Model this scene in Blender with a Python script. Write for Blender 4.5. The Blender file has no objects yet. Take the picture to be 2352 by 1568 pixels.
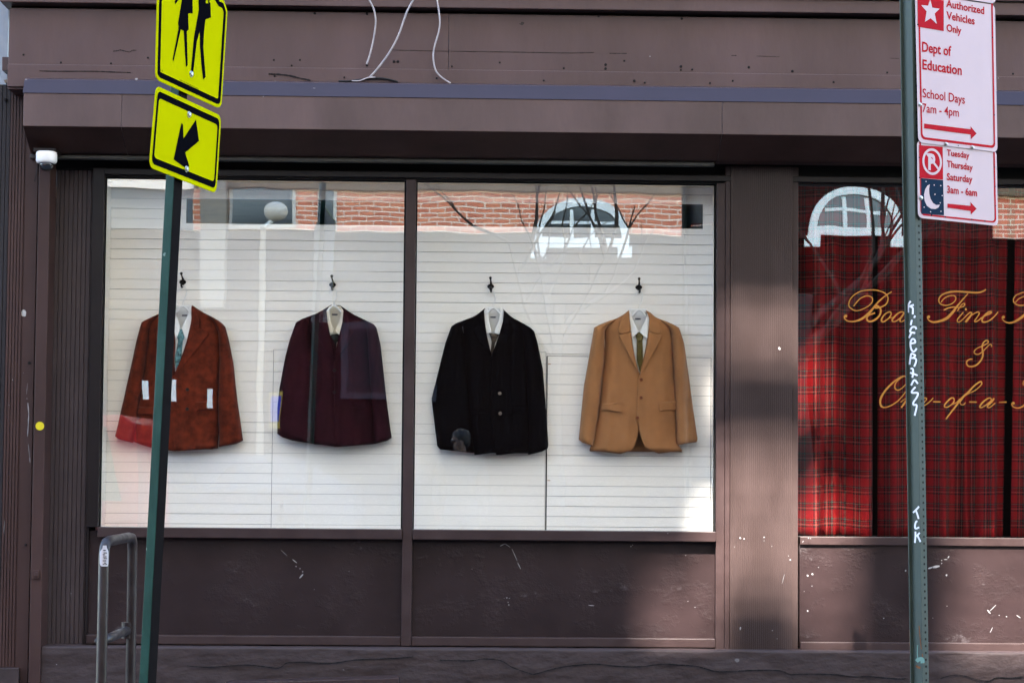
import bpy, bmesh, math, random
from mathutils import Vector, Matrix, noise as mnoise
random.seed(7)
S = bpy.context.scene
COL = S.collection
R = math.radians
# ------------------------------------------------------------------ camera
CAM_LOC = Vector((0.0, -10.75, 1.25))
FPX, PSI, TILT, ROLL = 5000.0, 0.02419, 0.05591, 0.00837
FW = Vector((math.sin(PSI)*math.cos(TILT), math.cos(PSI)*math.cos(TILT), math.sin(TILT)))
_r0 = Vector((math.cos(PSI), -math.sin(PSI), 0)); _u0 = _r0.cross(FW)
RT = _r0*math.cos(ROLL) + _u0*math.sin(ROLL); UP = _u0*math.cos(ROLL) - _r0*math.sin(ROLL)
cd = bpy.data.cameras.new('camera'); cam = bpy.data.objects.new('camera', cd); COL.objects.link(cam)
cd.sensor_width = 36.0; cd.lens = FPX/2352*36.0; cd.clip_start = 0.1; cd.clip_end = 500
M3 = Matrix((RT, UP, -FW)).transposed()
cam.matrix_world = Matrix.Translation(CAM_LOC) @ M3.to_4x4()
S.camera = cam
# ------------------------------------------------------------------ sky, sun, exposure
SUN_EL, SUN_AZ = 48.0, 8.0           # degrees; azimuth is measured from straight in front of the shop towards its left
w = bpy.data.worlds.new("World"); S.world = w; w.use_nodes = True
nt = w.node_tree; bg = nt.nodes['Background']
sky = nt.nodes.new('ShaderNodeTexSky'); sky.sky_type = 'NISHITA'; sky.sun_disc = False
sky.sun_elevation = R(SUN_EL); sky.sun_rotation = R(180+SUN_AZ); sky.air_density = 1.0; sky.dust_density = 0.4; sky.ozone_density = 0.5
nt.links.new(sky.outputs[0], bg.inputs[0]); bg.inputs[1].default_value = 0.06
e_, a_ = R(SUN_EL), R(SUN_AZ)
TO_SUN = Vector((-math.sin(a_)*math.cos(e_), -math.cos(a_)*math.cos(e_), math.sin(e_)))
sl = bpy.data.lights.new('sun', 'SUN'); sl.energy = 2.5; sl.angle = R(0.45); sl.color = (1.0, 0.93, 0.84)
so = bpy.data.objects.new('sun', sl); COL.objects.link(so); so.location = (0, -10, 40)
so.rotation_euler = TO_SUN.to_track_quat('Z', 'Y').to_euler()
S.view_settings.view_transform = 'Standard'; S.view_settings.look = 'None'
S.view_settings.exposure = 5.55; S.view_settings.gamma = 1.0
S.cycles.transparent_max_bounces = 24; S.cycles.max_bounces = 10; S.cycles.use_denoising = True
S.cycles.caustics_reflective = False; S.cycles.sample_clamp_indirect = 8

# ------------------------------------------------------------------ helpers
def ray(px, py):
    return (FW*FPX + RT*(px-1176.0) - UP*(py-784.0))
def pt(px, py, y):
    d = ray(px, py); return CAM_LOC + d*((y-CAM_LOC.y)/d.y)
def X(px, py, y=0.0): return pt(px, py, y).x
def Z(py, y=0.0, px=1176): return pt(px, py, y).z
def onplane(px, py, P0, n):
    d = ray(px, py); return CAM_LOC + d*((P0-CAM_LOC).dot(n)/d.dot(n))

SHINY = ('galvanised_bolt', 'smoked_dome', 'bare_aluminium_back', 'dark_window_pane')
FULL = ('grey_stone', 'sign_red_ink', 'blue_bounce_wall', 'tan_bounce_wall', 'camel_wool', 'rust_corduroy', 'dark_maroon_velvet', 'black_wool', 'fluorescent_yellow_sheeting', 'teal_paisley_silk', 'olive_silk', 'chestnut_button', 'dark_brown_silk', 'pale_horn_button', 'gold_leaf_paint', 'white_plastic', 'white_marker', 'yellow_round_sticker', 'white_sticker', 'white_painted_boards', 'board_groove', 'white_stone_trim', 'cream_stone', 'cream_side_boards', 'tan_display_ceiling', 'white_shirt_cotton', 'cream_shirt_cotton', 'white_hanger', 'ochre_ceiling', 'brass_hinge', 'cream_pole')
def mat(name, col, rough=0.5, metal=0.0, var=0.0, vscale=6.0, bump=0.0, bscale=60.0, spec=0.5, stretch=(1, 1, 1),
        specks=None, tint=None, ramp=(.32, .70), sheen=0.0, rvar=0.0, coat=0.0, bdist=0.004):
    if name not in FULL: col = tuple(c*.47 for c in col); tint = tuple(c*.47 for c in tint) if tint else None; specks = (*specks[:3], tuple(c*.47 for c in specks[3])) if specks else None
    m = bpy.data.materials.new(name); m.use_nodes = True; n = m.node_tree.nodes; L = m.node_tree.links
    b = n['Principled BSDF']; b.inputs['Base Color'].default_value = (*col, 1); b.inputs['Roughness'].default_value = rough
    b.inputs['Metallic'].default_value = metal; b.inputs['Specular IOR Level'].default_value = spec if (spec != .5 or name in SHINY) else .16
    if sheen: b.inputs['Sheen Weight'].default_value = sheen; b.inputs['Sheen Roughness'].default_value = 0.5
    if coat: b.inputs['Coat Weight'].default_value = coat; b.inputs['Coat Roughness'].default_value = 0.15
    tc = n.new('ShaderNodeTexCoord'); mp = n.new('ShaderNodeMapping'); mp.inputs['Scale'].default_value = stretch
    L.new(tc.outputs['Object'], mp.inputs[0])
    cur = None
    if var or tint:
        no = n.new('ShaderNodeTexNoise'); no.inputs['Scale'].default_value = vscale; no.inputs['Detail'].default_value = 7
        no.inputs['Roughness'].default_value = 0.62; L.new(mp.outputs[0], no.inputs['Vector'])
        cr = n.new('ShaderNodeValToRGB'); cr.color_ramp.elements[0].position = ramp[0]; cr.color_ramp.elements[1].position = ramp[1]
        t = tint or col
        cr.color_ramp.elements[0].color = (*[c*(1-var) for c in col], 1); cr.color_ramp.elements[1].color = (*[min(1, c*(1+var)) for c in t], 1)
        L.new(no.outputs['Fac'], cr.inputs[0]); cur = cr.outputs[0]
        if rvar:
            mr = n.new('ShaderNodeMapRange'); mr.inputs[1].default_value = 0.3; mr.inputs[2].default_value = 0.7
            mr.inputs[3].default_value = max(0.03, rough-rvar); mr.inputs[4].default_value = min(1, rough+rvar)
            L.new(no.outputs['Fac'], mr.inputs[0]); L.new(mr.outputs[0], b.inputs['Roughness'])
    if specks:
        sc, rad, dens, scol = specks
        vo = n.new('ShaderNodeTexVoronoi'); vo.inputs['Scale'].default_value = sc; L.new(tc.outputs['Object'], vo.inputs['Vector'])
        no2 = n.new('ShaderNodeTexNoise'); no2.inputs['Scale'].default_value = sc*2.5; L.new(tc.outputs['Object'], no2.inputs['Vector'])
        ad = n.new('ShaderNodeMath'); ad.operation = 'MULTIPLY_ADD'; L.new(no2.outputs['Fac'], ad.inputs[0]); ad.inputs[1].default_value = 0.5
        L.new(vo.outputs['Distance'], ad.inputs[2])
        lt = n.new('ShaderNodeMath'); lt.operation = 'LESS_THAN'; L.new(ad.outputs[0], lt.inputs[0]); lt.inputs[1].default_value = 0.25+rad
        sp = n.new('ShaderNodeSeparateColor'); L.new(vo.outputs['Color'], sp.inputs[0])
        l2 = n.new('ShaderNodeMath'); l2.operation = 'LESS_THAN'; L.new(sp.outputs[0], l2.inputs[0]); l2.inputs[1].default_value = dens
        mu = n.new('ShaderNodeMath'); mu.operation = 'MULTIPLY'; L.new(lt.outputs[0], mu.inputs[0]); L.new(l2.outputs[0], mu.inputs[1])
        mx = n.new('ShaderNodeMix'); mx.data_type = 'RGBA'; L.new(mu.outputs[0], mx.inputs[0])
        if cur: L.new(cur, mx.inputs[6])
        else: mx.inputs[6].default_value = (*col, 1)
        mx.inputs[7].default_value = (*scol, 1); cur = mx.outputs[2]
    if cur: L.new(cur, b.inputs['Base Color'])
    if bump:
        nb = n.new('ShaderNodeTexNoise'); nb.inputs['Scale'].default_value = bscale; nb.inputs['Detail'].default_value = 5
        L.new(mp.outputs[0], nb.inputs['Vector'])
        bp = n.new('ShaderNodeBump'); bp.inputs['Strength'].default_value = bump; bp.inputs['Distance'].default_value = bdist
        L.new(nb.outputs['Fac'], bp.inputs['Height']); L.new(bp.outputs[0], b.inputs['Normal'])
    return m

class MB:
    def __init__(s): s.v = []; s.f = []; s.mi = []; s.m = 0
    def add(s, vs, fs):
        o = len(s.v); s.v += [tuple(v) for v in vs]; s.f += [tuple(i+o for i in f) for f in fs]; s.mi += [s.m]*len(fs); return s
    def box(s, x0, x1, y0, y1, z0, z1):
        x0, x1 = sorted((x0, x1)); y0, y1 = sorted((y0, y1)); z0, z1 = sorted((z0, z1))
        return s.add([(x0,y0,z0),(x1,y0,z0),(x1,y1,z0),(x0,y1,z0),(x0,y0,z1),(x1,y0,z1),(x1,y1,z1),(x0,y1,z1)],
                     [(3,2,1,0),(4,5,6,7),(0,1,5,4),(1,2,6,5),(2,3,7,6),(3,0,4,7)])
    def prism(s, poly, vec):
        n = len(poly); poly = [Vector(p) for p in poly]; vec = Vector(vec)
        return s.add(poly+[p+vec for p in poly], [tuple(range(n-1, -1, -1)), tuple(range(n, 2*n))]+[(i, (i+1) % n, n+(i+1) % n, n+i) for i in range(n)])
    def face(s, poly): return s.add(poly, [tuple(range(len(poly)))])
    def tube(s, pts, r, n=8, cap=True):
        pts = [Vector(p) for p in pts]; rr = r if isinstance(r, (list, tuple)) else [r]*len(pts); vs = []; ref = None
        for i, p in enumerate(pts):
            t = (pts[min(i+1, len(pts)-1)]-pts[max(i-1, 0)]).normalized()
            if ref is None: ref = t.orthogonal().normalized()
            a = (ref - t*ref.dot(t)).normalized(); ref = a; b = t.cross(a)
            vs += [p+(a*math.cos(2*math.pi*k/n)+b*math.sin(2*math.pi*k/n))*rr[i] for k in range(n)]
        fs = [(i*n+k, i*n+(k+1) % n, (i+1)*n+(k+1) % n, (i+1)*n+k) for i in range(len(pts)-1) for k in range(n)]
        if cap: fs += [tuple(range(n-1, -1, -1)), tuple(range((len(pts)-1)*n, len(pts)*n))]
        return s.add(vs, fs)
    def lathe(s, c, prof, n=16, axis='z'):
        vs = []; c = Vector(c)
        for r, h in prof:
            for k in range(n):
                a = 2*math.pi*k/n
                o = Vector((r*math.cos(a), r*math.sin(a), h)) if axis == 'z' else Vector((r*math.cos(a), h, r*math.sin(a)))
                vs.append(c+o)
        m = len(prof)
        fs = [(i*n+k, i*n+(k+1) % n, (i+1)*n+(k+1) % n, (i+1)*n+k) for i in range(m-1) for k in range(n)]
        fs += [tuple(range(n-1, -1, -1)), tuple(range((m-1)*n, m*n))]
        return s.add(vs, fs)
    def ball(s, c, r, sc=(1, 1, 1), n=12):
        k = 8; vs = []; fs = []; c = Vector(c)
        for i in range(k+1):
            th = math.pi*i/k
            for j in range(n):
                ph = 2*math.pi*j/n
                vs.append(c+Vector((r*sc[0]*math.sin(th)*math.cos(ph), r*sc[1]*math.sin(th)*math.sin(ph), r*sc[2]*math.cos(th))))
        for i in range(k):
            for j in range(n): fs.append((i*n+j, i*n+(j+1) % n, (i+1)*n+(j+1) % n, (i+1)*n+j))
        return s.add(vs, fs)
    def build(s, name, m, parent=None, bevel=0, smooth=False, wn=False):
        root = parent
        while root is not None and root.parent is not None: root = root.parent
        off = root.location if root is not None else Vector((0, 0, 0))
        me = bpy.data.meshes.new(name); me.from_pydata([Vector(v)-off for v in s.v], [], s.f)
        ms = m if isinstance(m, (list, tuple)) else [m]
        for k in ms: me.materials.append(k)
        if len(ms) > 1: me.polygons.foreach_set('material_index', s.mi)
        bm = bmesh.new(); bm.from_mesh(me); bmesh.ops.remove_doubles(bm, verts=bm.verts, dist=1e-6)
        bmesh.ops.recalc_face_normals(bm, faces=bm.faces); bm.to_mesh(me); bm.free()
        if smooth: me.polygons.foreach_set('use_smooth', [True]*len(me.polygons))
        o = bpy.data.objects.new(name, me); COL.objects.link(o)
        if parent is not None: o.parent = parent
        if bevel:
            b = o.modifiers.new('bevel', 'BEVEL'); b.width = bevel; b.segments = 2; b.limit_method = 'ANGLE'
        return o

def tag(o, label, cat, group=None):
    o['label'] = label; o['category'] = cat
    if group: o['group'] = group
    return o
def thing(name, label, cat, loc=(0, 0, 0), group=None):
    o = bpy.data.objects.new(name, None); COL.objects.link(o); o.location = loc; o.empty_display_size = 0.1
    return tag(o, label, cat, group)
def struct(o, kind='structure'): o['kind'] = kind; return o

def catmull(P, n=8):
    out = []
    for i in range(len(P)-1):
        p0, p1, p2, p3 = P[max(i-1, 0)], P[i], P[i+1], P[min(i+2, len(P)-1)]
        for k in range(n):
            t = k/n
            out.append(tuple(0.5*((2*b)+(c-a)*t+(2*a-5*b+4*c-d)*t*t+(3*b-a-3*c+d)*t**3) for a, b, c, d in zip(p0, p1, p2, p3)))
    out.append(tuple(P[-1])); return out

# ------------------------------------------------------------------ materials
brown = (0.130, 0.077, 0.071)
M_FASCIA = mat('painted_sheet_metal', brown, .42, var=.32, vscale=1.2, bump=.12, bscale=3.2, rvar=.08, bdist=.05, specks=(7, .06, .10, (.03, .02, .02)), tint=(.118, .072, .070), stretch=(1.2, 1, .45))
M_FASCIA.node_tree.nodes['Bump'].inputs['Strength'].default_value = .3
M_HOUSING = mat('painted_shutter_box', (.124, .077, .071), .42, var=.28, vscale=1.6, bump=.28, bscale=2.6, rvar=.10, bdist=.05, stretch=(1.2, 1, .5), specks=(6, .05, .12, (.4, .38, .38)))
M_FRAME = mat('painted_metal_frame', (.056, .034, .033), .38, var=.14, vscale=9, bump=.1, bscale=40, rvar=.08)
M_DARKFRAME = mat('dark_bronze_frame', (.015, .010, .010), .4, var=.15, vscale=8, bump=.05)
M_PANEL = mat('peeling_brown_paint', (.030, .0165, .0170), .42, var=.22, vscale=3.5, rvar=.05, specks=(9, .06, .10, (.35, .33, .33)))
def flaking(m, base, pale):
    n = m.node_tree.nodes; L = m.node_tree.links; b = n['Principled BSDF']; tc = n['Texture Coordinate']
    mp = n.new('ShaderNodeMapping'); mp.inputs['Scale'].default_value = (1.0, 1, 1.25); L.new(tc.outputs['Object'], mp.inputs[0])
    big = n.new('ShaderNodeTexNoise'); big.inputs['Scale'].default_value = 3.4; big.inputs['Detail'].default_value = 9; big.inputs['Roughness'].default_value = .68; L.new(mp.outputs[0], big.inputs['Vector'])
    rm = n.new('ShaderNodeMapRange'); rm.inputs[1].default_value = .52; rm.inputs[2].default_value = .68; L.new(big.outputs['Fac'], rm.inputs[0])
    mp2 = n.new('ShaderNodeMapping'); mp2.inputs['Scale'].default_value = (.75, 1, 1.5); L.new(tc.outputs['Object'], mp2.inputs[0])
    fine = n.new('ShaderNodeTexNoise'); fine.inputs['Scale'].default_value = 30; fine.inputs['Detail'].default_value = 8; fine.inputs['Roughness'].default_value = .7; L.new(mp2.outputs[0], fine.inputs['Vector'])
    mu = n.new('ShaderNodeMath'); mu.operation = 'MULTIPLY'; L.new(rm.outputs[0], mu.inputs[0]); L.new(fine.outputs['Fac'], mu.inputs[1])
    ad = n.new('ShaderNodeMath'); ad.operation = 'MULTIPLY_ADD'; L.new(big.outputs['Fac'], ad.inputs[0]); ad.inputs[1].default_value = .35; L.new(mu.outputs[0], ad.inputs[2])
    bp = n.new('ShaderNodeBump'); bp.inputs['Strength'].default_value = .5; bp.inputs['Distance'].default_value = .007; L.new(ad.outputs[0], bp.inputs['Height']); L.new(bp.outputs[0], b.inputs['Normal'])
    r2 = n.new('ShaderNodeMapRange'); r2.inputs[1].default_value = .34; r2.inputs[2].default_value = .62; L.new(mu.outputs[0], r2.inputs[0])
    src = b.inputs['Base Color'].links[0].from_socket; mx = n.new('ShaderNodeMix'); mx.data_type = 'RGBA'; L.new(r2.outputs[0], mx.inputs[0]); L.new(src, mx.inputs[6]); mx.inputs[7].default_value = (*pale, 1); L.new(mx.outputs[2], b.inputs['Base Color'])
flaking(M_PANEL, None, (.060, .050, .052))
M_PILLAR = mat('painted_pillar', (.060, .038, .035), .42, var=.20, vscale=5, bump=.06, bscale=30, rvar=.08, stretch=(1, 1, .35), specks=(7, .075, .13, (.66, .64, .62)))
M_POST = mat('rusty_brown_post', (.068, .035, .031), .45, var=.2, vscale=4, bump=.1, bscale=25, stretch=(1, 1, .3), specks=(8, .06, .08, (.6, .58, .56)))
M_PLINTH = mat('cracked_painted_cement', (.054, .036, .036), .6, var=.22, vscale=14, bump=.55, bscale=45, stretch=(.8, 1, 1.3), rvar=.08, bdist=.006, specks=(11, .05, .14, (.16, .14, .14)))
M_BLACK = mat('black_gap', (.004, .004, .004), .8)
M_CRACK = mat('crack_dark', (.012, .008, .009), .8)
M_WHITEPAINT = mat('white_paint_splash', (.38, .36, .37), .5)
M_BOARD = mat('white_painted_boards', (.92, .87, .815), .5, var=.035, vscale=3, bump=.08, bscale=30, stretch=(.3, 1, 3))
M_GROOVE = mat('board_groove', (.30, .285, .27), .8)
M_OCHRE = mat('ochre_ceiling', (.42, .24, .09), .6, var=.2, vscale=4)
M_DARKROOM = mat('dark_room', (.035, .028, .024), .8)
M_GREEN = mat('green_post_paint', (.020, .075, .058), .38, var=.25, vscale=14, bump=.2, bscale=90, rvar=.1, stretch=(1, 1, .4), specks=(22, .07, .10, (.24, .34, .31)))
M_GREENGREY = mat('grey_green_post_paint', (.058, .078, .066), .5, spec=.14, var=.15, vscale=10, bump=.1, bscale=90, rvar=.08, stretch=(1, 1, .4), specks=(14, .07, .06, (.30, .13, .06)))
M_YELLOW = mat('fluorescent_yellow_sheeting', (.245, .240, .0005), .7, bump=.05, var=.03, vscale=5, spec=.0)
M_SIGNBLACK = mat('sign_black', (.004, .004, .006), .8, spec=.0)
M_SIGNWHITE = mat('sign_white_sheeting', (.63, .47, .50), .5, spec=.2, var=.04, vscale=3)
M_SIGNRED = mat('sign_red_ink', (.235, .0025, .0085), .6, spec=.03, var=.06, vscale=8)
M_SIGNNAVY = mat('sign_navy_ink', (.012, .030, .062), .7, spec=.02)
M_ALU = mat('bare_aluminium_back', (.16, .16, .16), .5, metal=.6)
M_BOLT = mat('galvanised_bolt', (.55, .56, .55), .35, metal=.9)
M_GOLD = mat('gold_leaf_paint', (.30, .118, .020), .4, var=.15, vscale=20)
M_MARKER = mat('white_marker', (.46, .44, .47), .6)
M_CABLE = mat('grey_white_cable', (.56, .50, .51), .6, var=.25, vscale=20)
M_RUBBER = mat('black_rubber', (.012, .012, .013), .6)
M_CONCRETE = mat('pavement_concrete', (.18, .175, .17), .8, var=.18, vscale=3, bump=.3, bscale=50)
M_ASPHALT = mat('asphalt', (.055, .055, .057), .85, var=.25, vscale=5, bump=.4, bscale=90)
M_PALE = mat('pale_painted_stone', (.50, .54, .60), .6, var=.12, vscale=6, bump=.3, bscale=30)
M_GREYMETAL = mat('dull_grey_brown_metal', (.032, .026, .029), .45, var=.15, vscale=5)
M_STEEL = mat('worn_brown_steel', (.032, .022, .021), .42, metal=.0, spec=.18, var=.25, vscale=18, bump=.1, rvar=.1, specks=(26, .08, .16, (.5, .48, .47)))
M_STICKER = mat('white_sticker', (.36, .35, .38), .5)
M_YSTICKER = mat('yellow_round_sticker', (.40, .33, .01), .6, var=.1, vscale=60)
M_WHITEPLASTIC = mat('white_plastic', (.52, .50, .49), .35)
M_SMOKED = mat('smoked_dome', (.015, .016, .018), .06, coat=.6)
M_IRON = mat('black_iron', (.012, .011, .010), .4)
M_HANGER = mat('white_hanger', (.76, .75, .74), .3)

def glass_mat(name, r0):
    m = bpy.data.materials.new(name); m.use_nodes = True; n = m.node_tree.nodes; L = m.node_tree.links; n.clear()
    out = n.new('ShaderNodeOutputMaterial'); mix = n.new('ShaderNodeMixShader'); tr = n.new('ShaderNodeBsdfTransparent'); gl = n.new('ShaderNodeBsdfGlossy')
    gl.inputs['Roughness'].default_value = 0.0; gl.inputs[0].default_value = (1, .99, .97, 1); tr.inputs[0].default_value = (.985, .99, .985, 1)
    lw = n.new('ShaderNodeLayerWeight'); lw.inputs[0].default_value = 0.5
    pw = n.new('ShaderNodeMath'); pw.operation = 'POWER'; pw.inputs[1].default_value = 5; L.new(lw.outputs['Facing'], pw.inputs[0])
    ma = n.new('ShaderNodeMath'); ma.operation = 'MULTIPLY_ADD'; ma.inputs[1].default_value = 1-r0; ma.inputs[2].default_value = r0; L.new(pw.outputs[0], ma.inputs[0])
    # slight waviness of old plate glass
    tc = n.new('ShaderNodeTexCoord'); no = n.new('ShaderNodeTexNoise'); no.inputs['Scale'].default_value = 2.6; no.inputs['Detail'].default_value = 1.5
    L.new(tc.outputs['Object'], no.inputs['Vector']); bp = n.new('ShaderNodeBump'); bp.inputs['Strength'].default_value = 0.02; bp.inputs['Distance'].default_value = 0.018
    L.new(no.outputs['Fac'], bp.inputs['Height']); L.new(bp.outputs[0], gl.inputs['Normal'])
    L.new(ma.outputs[0], mix.inputs[0]); L.new(tr.outputs[0], mix.inputs[1]); L.new(gl.outputs[0], mix.inputs[2]); L.new(mix.outputs[0], out.inputs[0])
    return m
M_GLASS = glass_mat('plate_glass', 0.125)

def brick_mat(name, c1, c2, mortar, rough=.8):
    m = bpy.data.materials.new(name); m.use_nodes = True; n = m.node_tree.nodes; L = m.node_tree.links; b = n['Principled BSDF']
    tc = n.new('ShaderNodeTexCoord'); sx = n.new('ShaderNodeSeparateXYZ'); cx = n.new('ShaderNodeCombineXYZ'); L.new(tc.outputs['Object'], sx.inputs[0])
    L.new(sx.outputs[0], cx.inputs[0]); L.new(sx.outputs[2], cx.inputs[1])
    br = n.new('ShaderNodeTexBrick'); L.new(cx.outputs[0], br.inputs['Vector']); br.inputs['Scale'].default_value = 1
    br.inputs['Brick Width'].default_value = .235; br.inputs['Row Height'].default_value = .075; br.inputs['Mortar Size'].default_value = .010
    br.inputs['Color1'].default_value = (*c1, 1); br.inputs['Color2'].default_value = (*c2, 1); br.inputs['Mortar'].default_value = (*mortar, 1)
    L.new(br.outputs['Color'], b.inputs['Base Color']); b.inputs['Roughness'].default_value = rough
    return m
M_BRICK = brick_mat('orange_red_brick', (.60, .185, .085), (.48, .125, .06), (.70, .52, .37))
M_BRICKDARK = brick_mat('shaded_dark_brick', (.0045, .002, .0016), (.003, .0013, .001), (.005, .0035, .003), 1.0)  # ground floor brick coloured dark to stand for the shade on it
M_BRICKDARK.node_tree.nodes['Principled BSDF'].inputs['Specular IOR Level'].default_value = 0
M_BRICKSHADE = brick_mat('tree_shaded_brick', (.020, .006, .005), (.014, .005, .004), (.024, .016, .013), 1.0)  # red brick darkened in colour as if shaded by trees
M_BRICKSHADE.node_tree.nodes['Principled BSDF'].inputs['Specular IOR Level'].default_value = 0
M_GREYSTONE = mat('grey_stone', (.12, .125, .12), .8, var=.1)
M_TRIM = mat('white_stone_trim', (.62, .60, .53), .6, var=.06, vscale=3)
M_CREAM = mat('cream_stone', (.52, .45, .36), .7, var=.05, vscale=2)
M_PALEWALL = mat('tan_bounce_wall', (.92, .72, .55), .8, var=.04, vscale=1)
M_GREYDOOR = mat('grey_roller_door', (.010, .009, .012), .8, spec=.1)
M_WINDARK = mat('dark_window_pane', (.02, .022, .026), .1)

def tartan_mat():
    m = bpy.data.materials.new('red_tartan_cloth'); m.use_nodes = True; n = m.node_tree.nodes; L = m.node_tree.links; b = n['Principled BSDF']
    b.inputs['Roughness'].default_value = .75; b.inputs['Specular IOR Level'].default_value = .1
    uv = n.new('ShaderNodeUVMap'); uv.uv_map = 'cloth'; sx = n.new('ShaderNodeSeparateXYZ'); L.new(uv.outputs[0], sx.inputs[0])
    red, dk, grn, wh, org = (.165, .0036, .0055), (.0025, .003, .006), (.006, .017, .013), (.13, .145, .115), (.11, .022, .008)
    st = [(0, red), (.40, dk), (.45, grn), (.50, red), (.54, wh), (.562, red), (.62, grn), (.655, dk), (.70, red), (.745, dk), (.785, grn), (.825, wh), (.846, dk), (.90, red), (.935, org), (.955, red)]
    outs = []
    for ax in (0, 1):
        mu = n.new('ShaderNodeMath'); mu.operation = 'DIVIDE'; mu.inputs[1].default_value = .083 if ax else .096; L.new(sx.outputs[ax], mu.inputs[0])
        fr = n.new('ShaderNodeMath'); fr.operation = 'FRACT'; L.new(mu.outputs[0], fr.inputs[0])
        cr = n.new('ShaderNodeValToRGB'); cr.color_ramp.interpolation = 'CONSTANT'; els = cr.color_ramp.elements
        els[0].position = 0; els[0].color = (*red, 1); els[1].position = st[1][0]; els[1].color = (*st[1][1], 1)
        for p, c in st[2:]:
            e = els.new(p); e.color = (*c, 1)
        L.new(fr.outputs[0], cr.inputs[0]); outs.append(cr.outputs[0])
    mx = n.new('ShaderNodeMix'); mx.data_type = 'RGBA'; mx.inputs[0].default_value = .5; L.new(outs[0], mx.inputs[6]); L.new(outs[1], mx.inputs[7])
    L.new(mx.outputs[2], b.inputs['Base Color']); return m
M_TARTAN = tartan_mat()

# ------------------------------------------------------------------ ground and street (runs along x)
struct(MB().box(-60, 60, -.0, 14, -.30, -.004).build('ground', M_CONCRETE))
def pavement(y0, y1):
    b = MB(); x = -40.0
    while x < 40:
        y = y0
        while y < y1-.01:
            ye = min(y+1.5, y1); b.box(x+.005, x+1.495, y+.005, ye-.005, -.05, 0); y = ye
        x += 1.5
    b.box(-40, 40, y0, y1, -.28, -.012); return b
struct(pavement(-4.55, -.25).build('sidewalk', M_CONCRETE))
struct(MB().box(-40, 40, -4.72, -4.56, -.30, .002).build('kerb', M_CONCRETE, bevel=.015))
struct(MB().box(-60, 60, -17.0, -4.73, -.40, -.14).build('street', M_ASPHALT))
struct(MB().box(-40, 40, -17.16, -17.0, -.30, .002).build('kerb', M_CONCRETE, bevel=.015))
struct(pavement(-22.0, -17.17).build('sidewalk', M_CONCRETE))

# ------------------------------------------------------------------ the brick house across the street (seen reflected in the glass; shades the shop)
HY = -22.0
def RX(px): return (px-1055)/5000*32.75
def RZ(py): return 1.25+(1064-py)/5000*32.75
hb = thing('brick_house', 'tall red brick house with arched white windows across the street, mirrored in the shop glass', 'building', (0, HY-4, 0))
ztan = RZ(440)
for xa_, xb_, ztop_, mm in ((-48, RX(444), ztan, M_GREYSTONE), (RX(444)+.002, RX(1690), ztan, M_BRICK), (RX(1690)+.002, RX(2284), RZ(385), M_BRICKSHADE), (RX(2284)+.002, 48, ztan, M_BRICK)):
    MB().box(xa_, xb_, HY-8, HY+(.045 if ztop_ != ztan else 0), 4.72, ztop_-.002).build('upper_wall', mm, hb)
MB().box(-6, 48, HY-8, HY+.04, RZ(440), 24.4).build('bounce_storeys', M_PALEWALL, hb)  # unseen upper wall, coloured bright and warm to bounce light at the shop
MB().box(-48, -6.002, HY-8, HY+.04, RZ(440), 24.4).build('bounce_storeys', mat('blue_bounce_wall', (.58, .56, .60), .8), hb)  # unseen bluish stretch, added to bounce cooler light onto the left
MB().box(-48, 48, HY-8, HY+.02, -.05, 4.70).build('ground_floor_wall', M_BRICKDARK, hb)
M_BAND = mat('sandstone_band', (.34, .22, .13), .8, var=.1, vscale=3)
for xa_, xb_ in ((RX(444), RX(1690)), (RX(2284), 48)): MB().box(xa_, xb_, HY+.0455, HY+.12, RZ(440)+.004, RZ(440)+.52).build('string_course', M_BAND, hb, bevel=.02)
MB().box(-48.2, 48.2, HY-8.2, HY+.25, 24.0, 24.4).build('cornice', M_CREAM, hb)
def arch_window(cx, z0, hw, rise, zsill):
    n = 20; global HY; HY0 = HY; HY = HY0+(.046 if RX(1690) < cx < RX(2284) else 0)
    def arc(w, h, o=0): return [(cx+w*math.cos(math.pi*k/n), z0+o+h*math.sin(math.pi*k/n)) for k in range(n+1)]
    out, inn = arc(hw+.11, rise+.11), arc(hw, rise)
    b = MB()
    for k in range(n):
        p = [out[k], out[k+1], inn[k+1], inn[k]]; b.prism([(a, HY, c) for a, c in p], (0, .09, 0))
    b.box(cx-hw-.11, cx+hw+.11, HY, HY+.09, z0-.13, z0)
    b.box(cx-hw-.16, cx-hw+.06, HY, HY+.10, z0-.30, z0-.131); b.box(cx+hw-.06, cx+hw+.16, HY, HY+.10, z0-.30, z0-.131)
    f = b.build('window', M_TRIM, hb)
    MB().prism([(a, HY+.005, c) for a, c in inn], (0, .02, 0)).build('pane', M_WINDARK, f)
    g = MB()
    for dx in (-.17, .17): g.box(cx+dx-.03, cx+dx+.03, HY+.026, HY+.06, z0, z0+rise*.9)
    g.box(cx-hw*.8, cx+hw*.8, HY+.027, HY+.055, z0+rise*.42, z0+rise*.42+.05)
    g.build('muntin', M_TRIM, f); HY = HY0
for pc, py_ in ((1335, 545), (1968, 512), (2600, 545), (-580, 545), (-1210, 545)): arch_window(RX(pc), RZ(py_), .60, .50, 3)
def plain_window(px0, px1, z0, z1, m=M_WINDARK):
    a, b_ = RX(px0), RX(px1)
    f = MB().box(a-.05, b_+.05, HY+.001, HY+.03, z0-.06, z1).build('window', M_CREAM, hb)
    MB().box(a, b_, HY+.025, HY+.04, z0, z1-.05).build('pane', m, f)
plain_window(530, 668, 4.80, 5.5); plain_window(733, 762, 4.80, 5.5); plain_window(1650, 1668, 4.80, 5.55)
f = MB().box(RX(782), RX(1000), HY+.02, HY+.10, RZ(922), RZ(742)).build('roller_door', mat('grey_door_frame', (.040, .035, .045), .8, spec=.1), hb)
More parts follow.
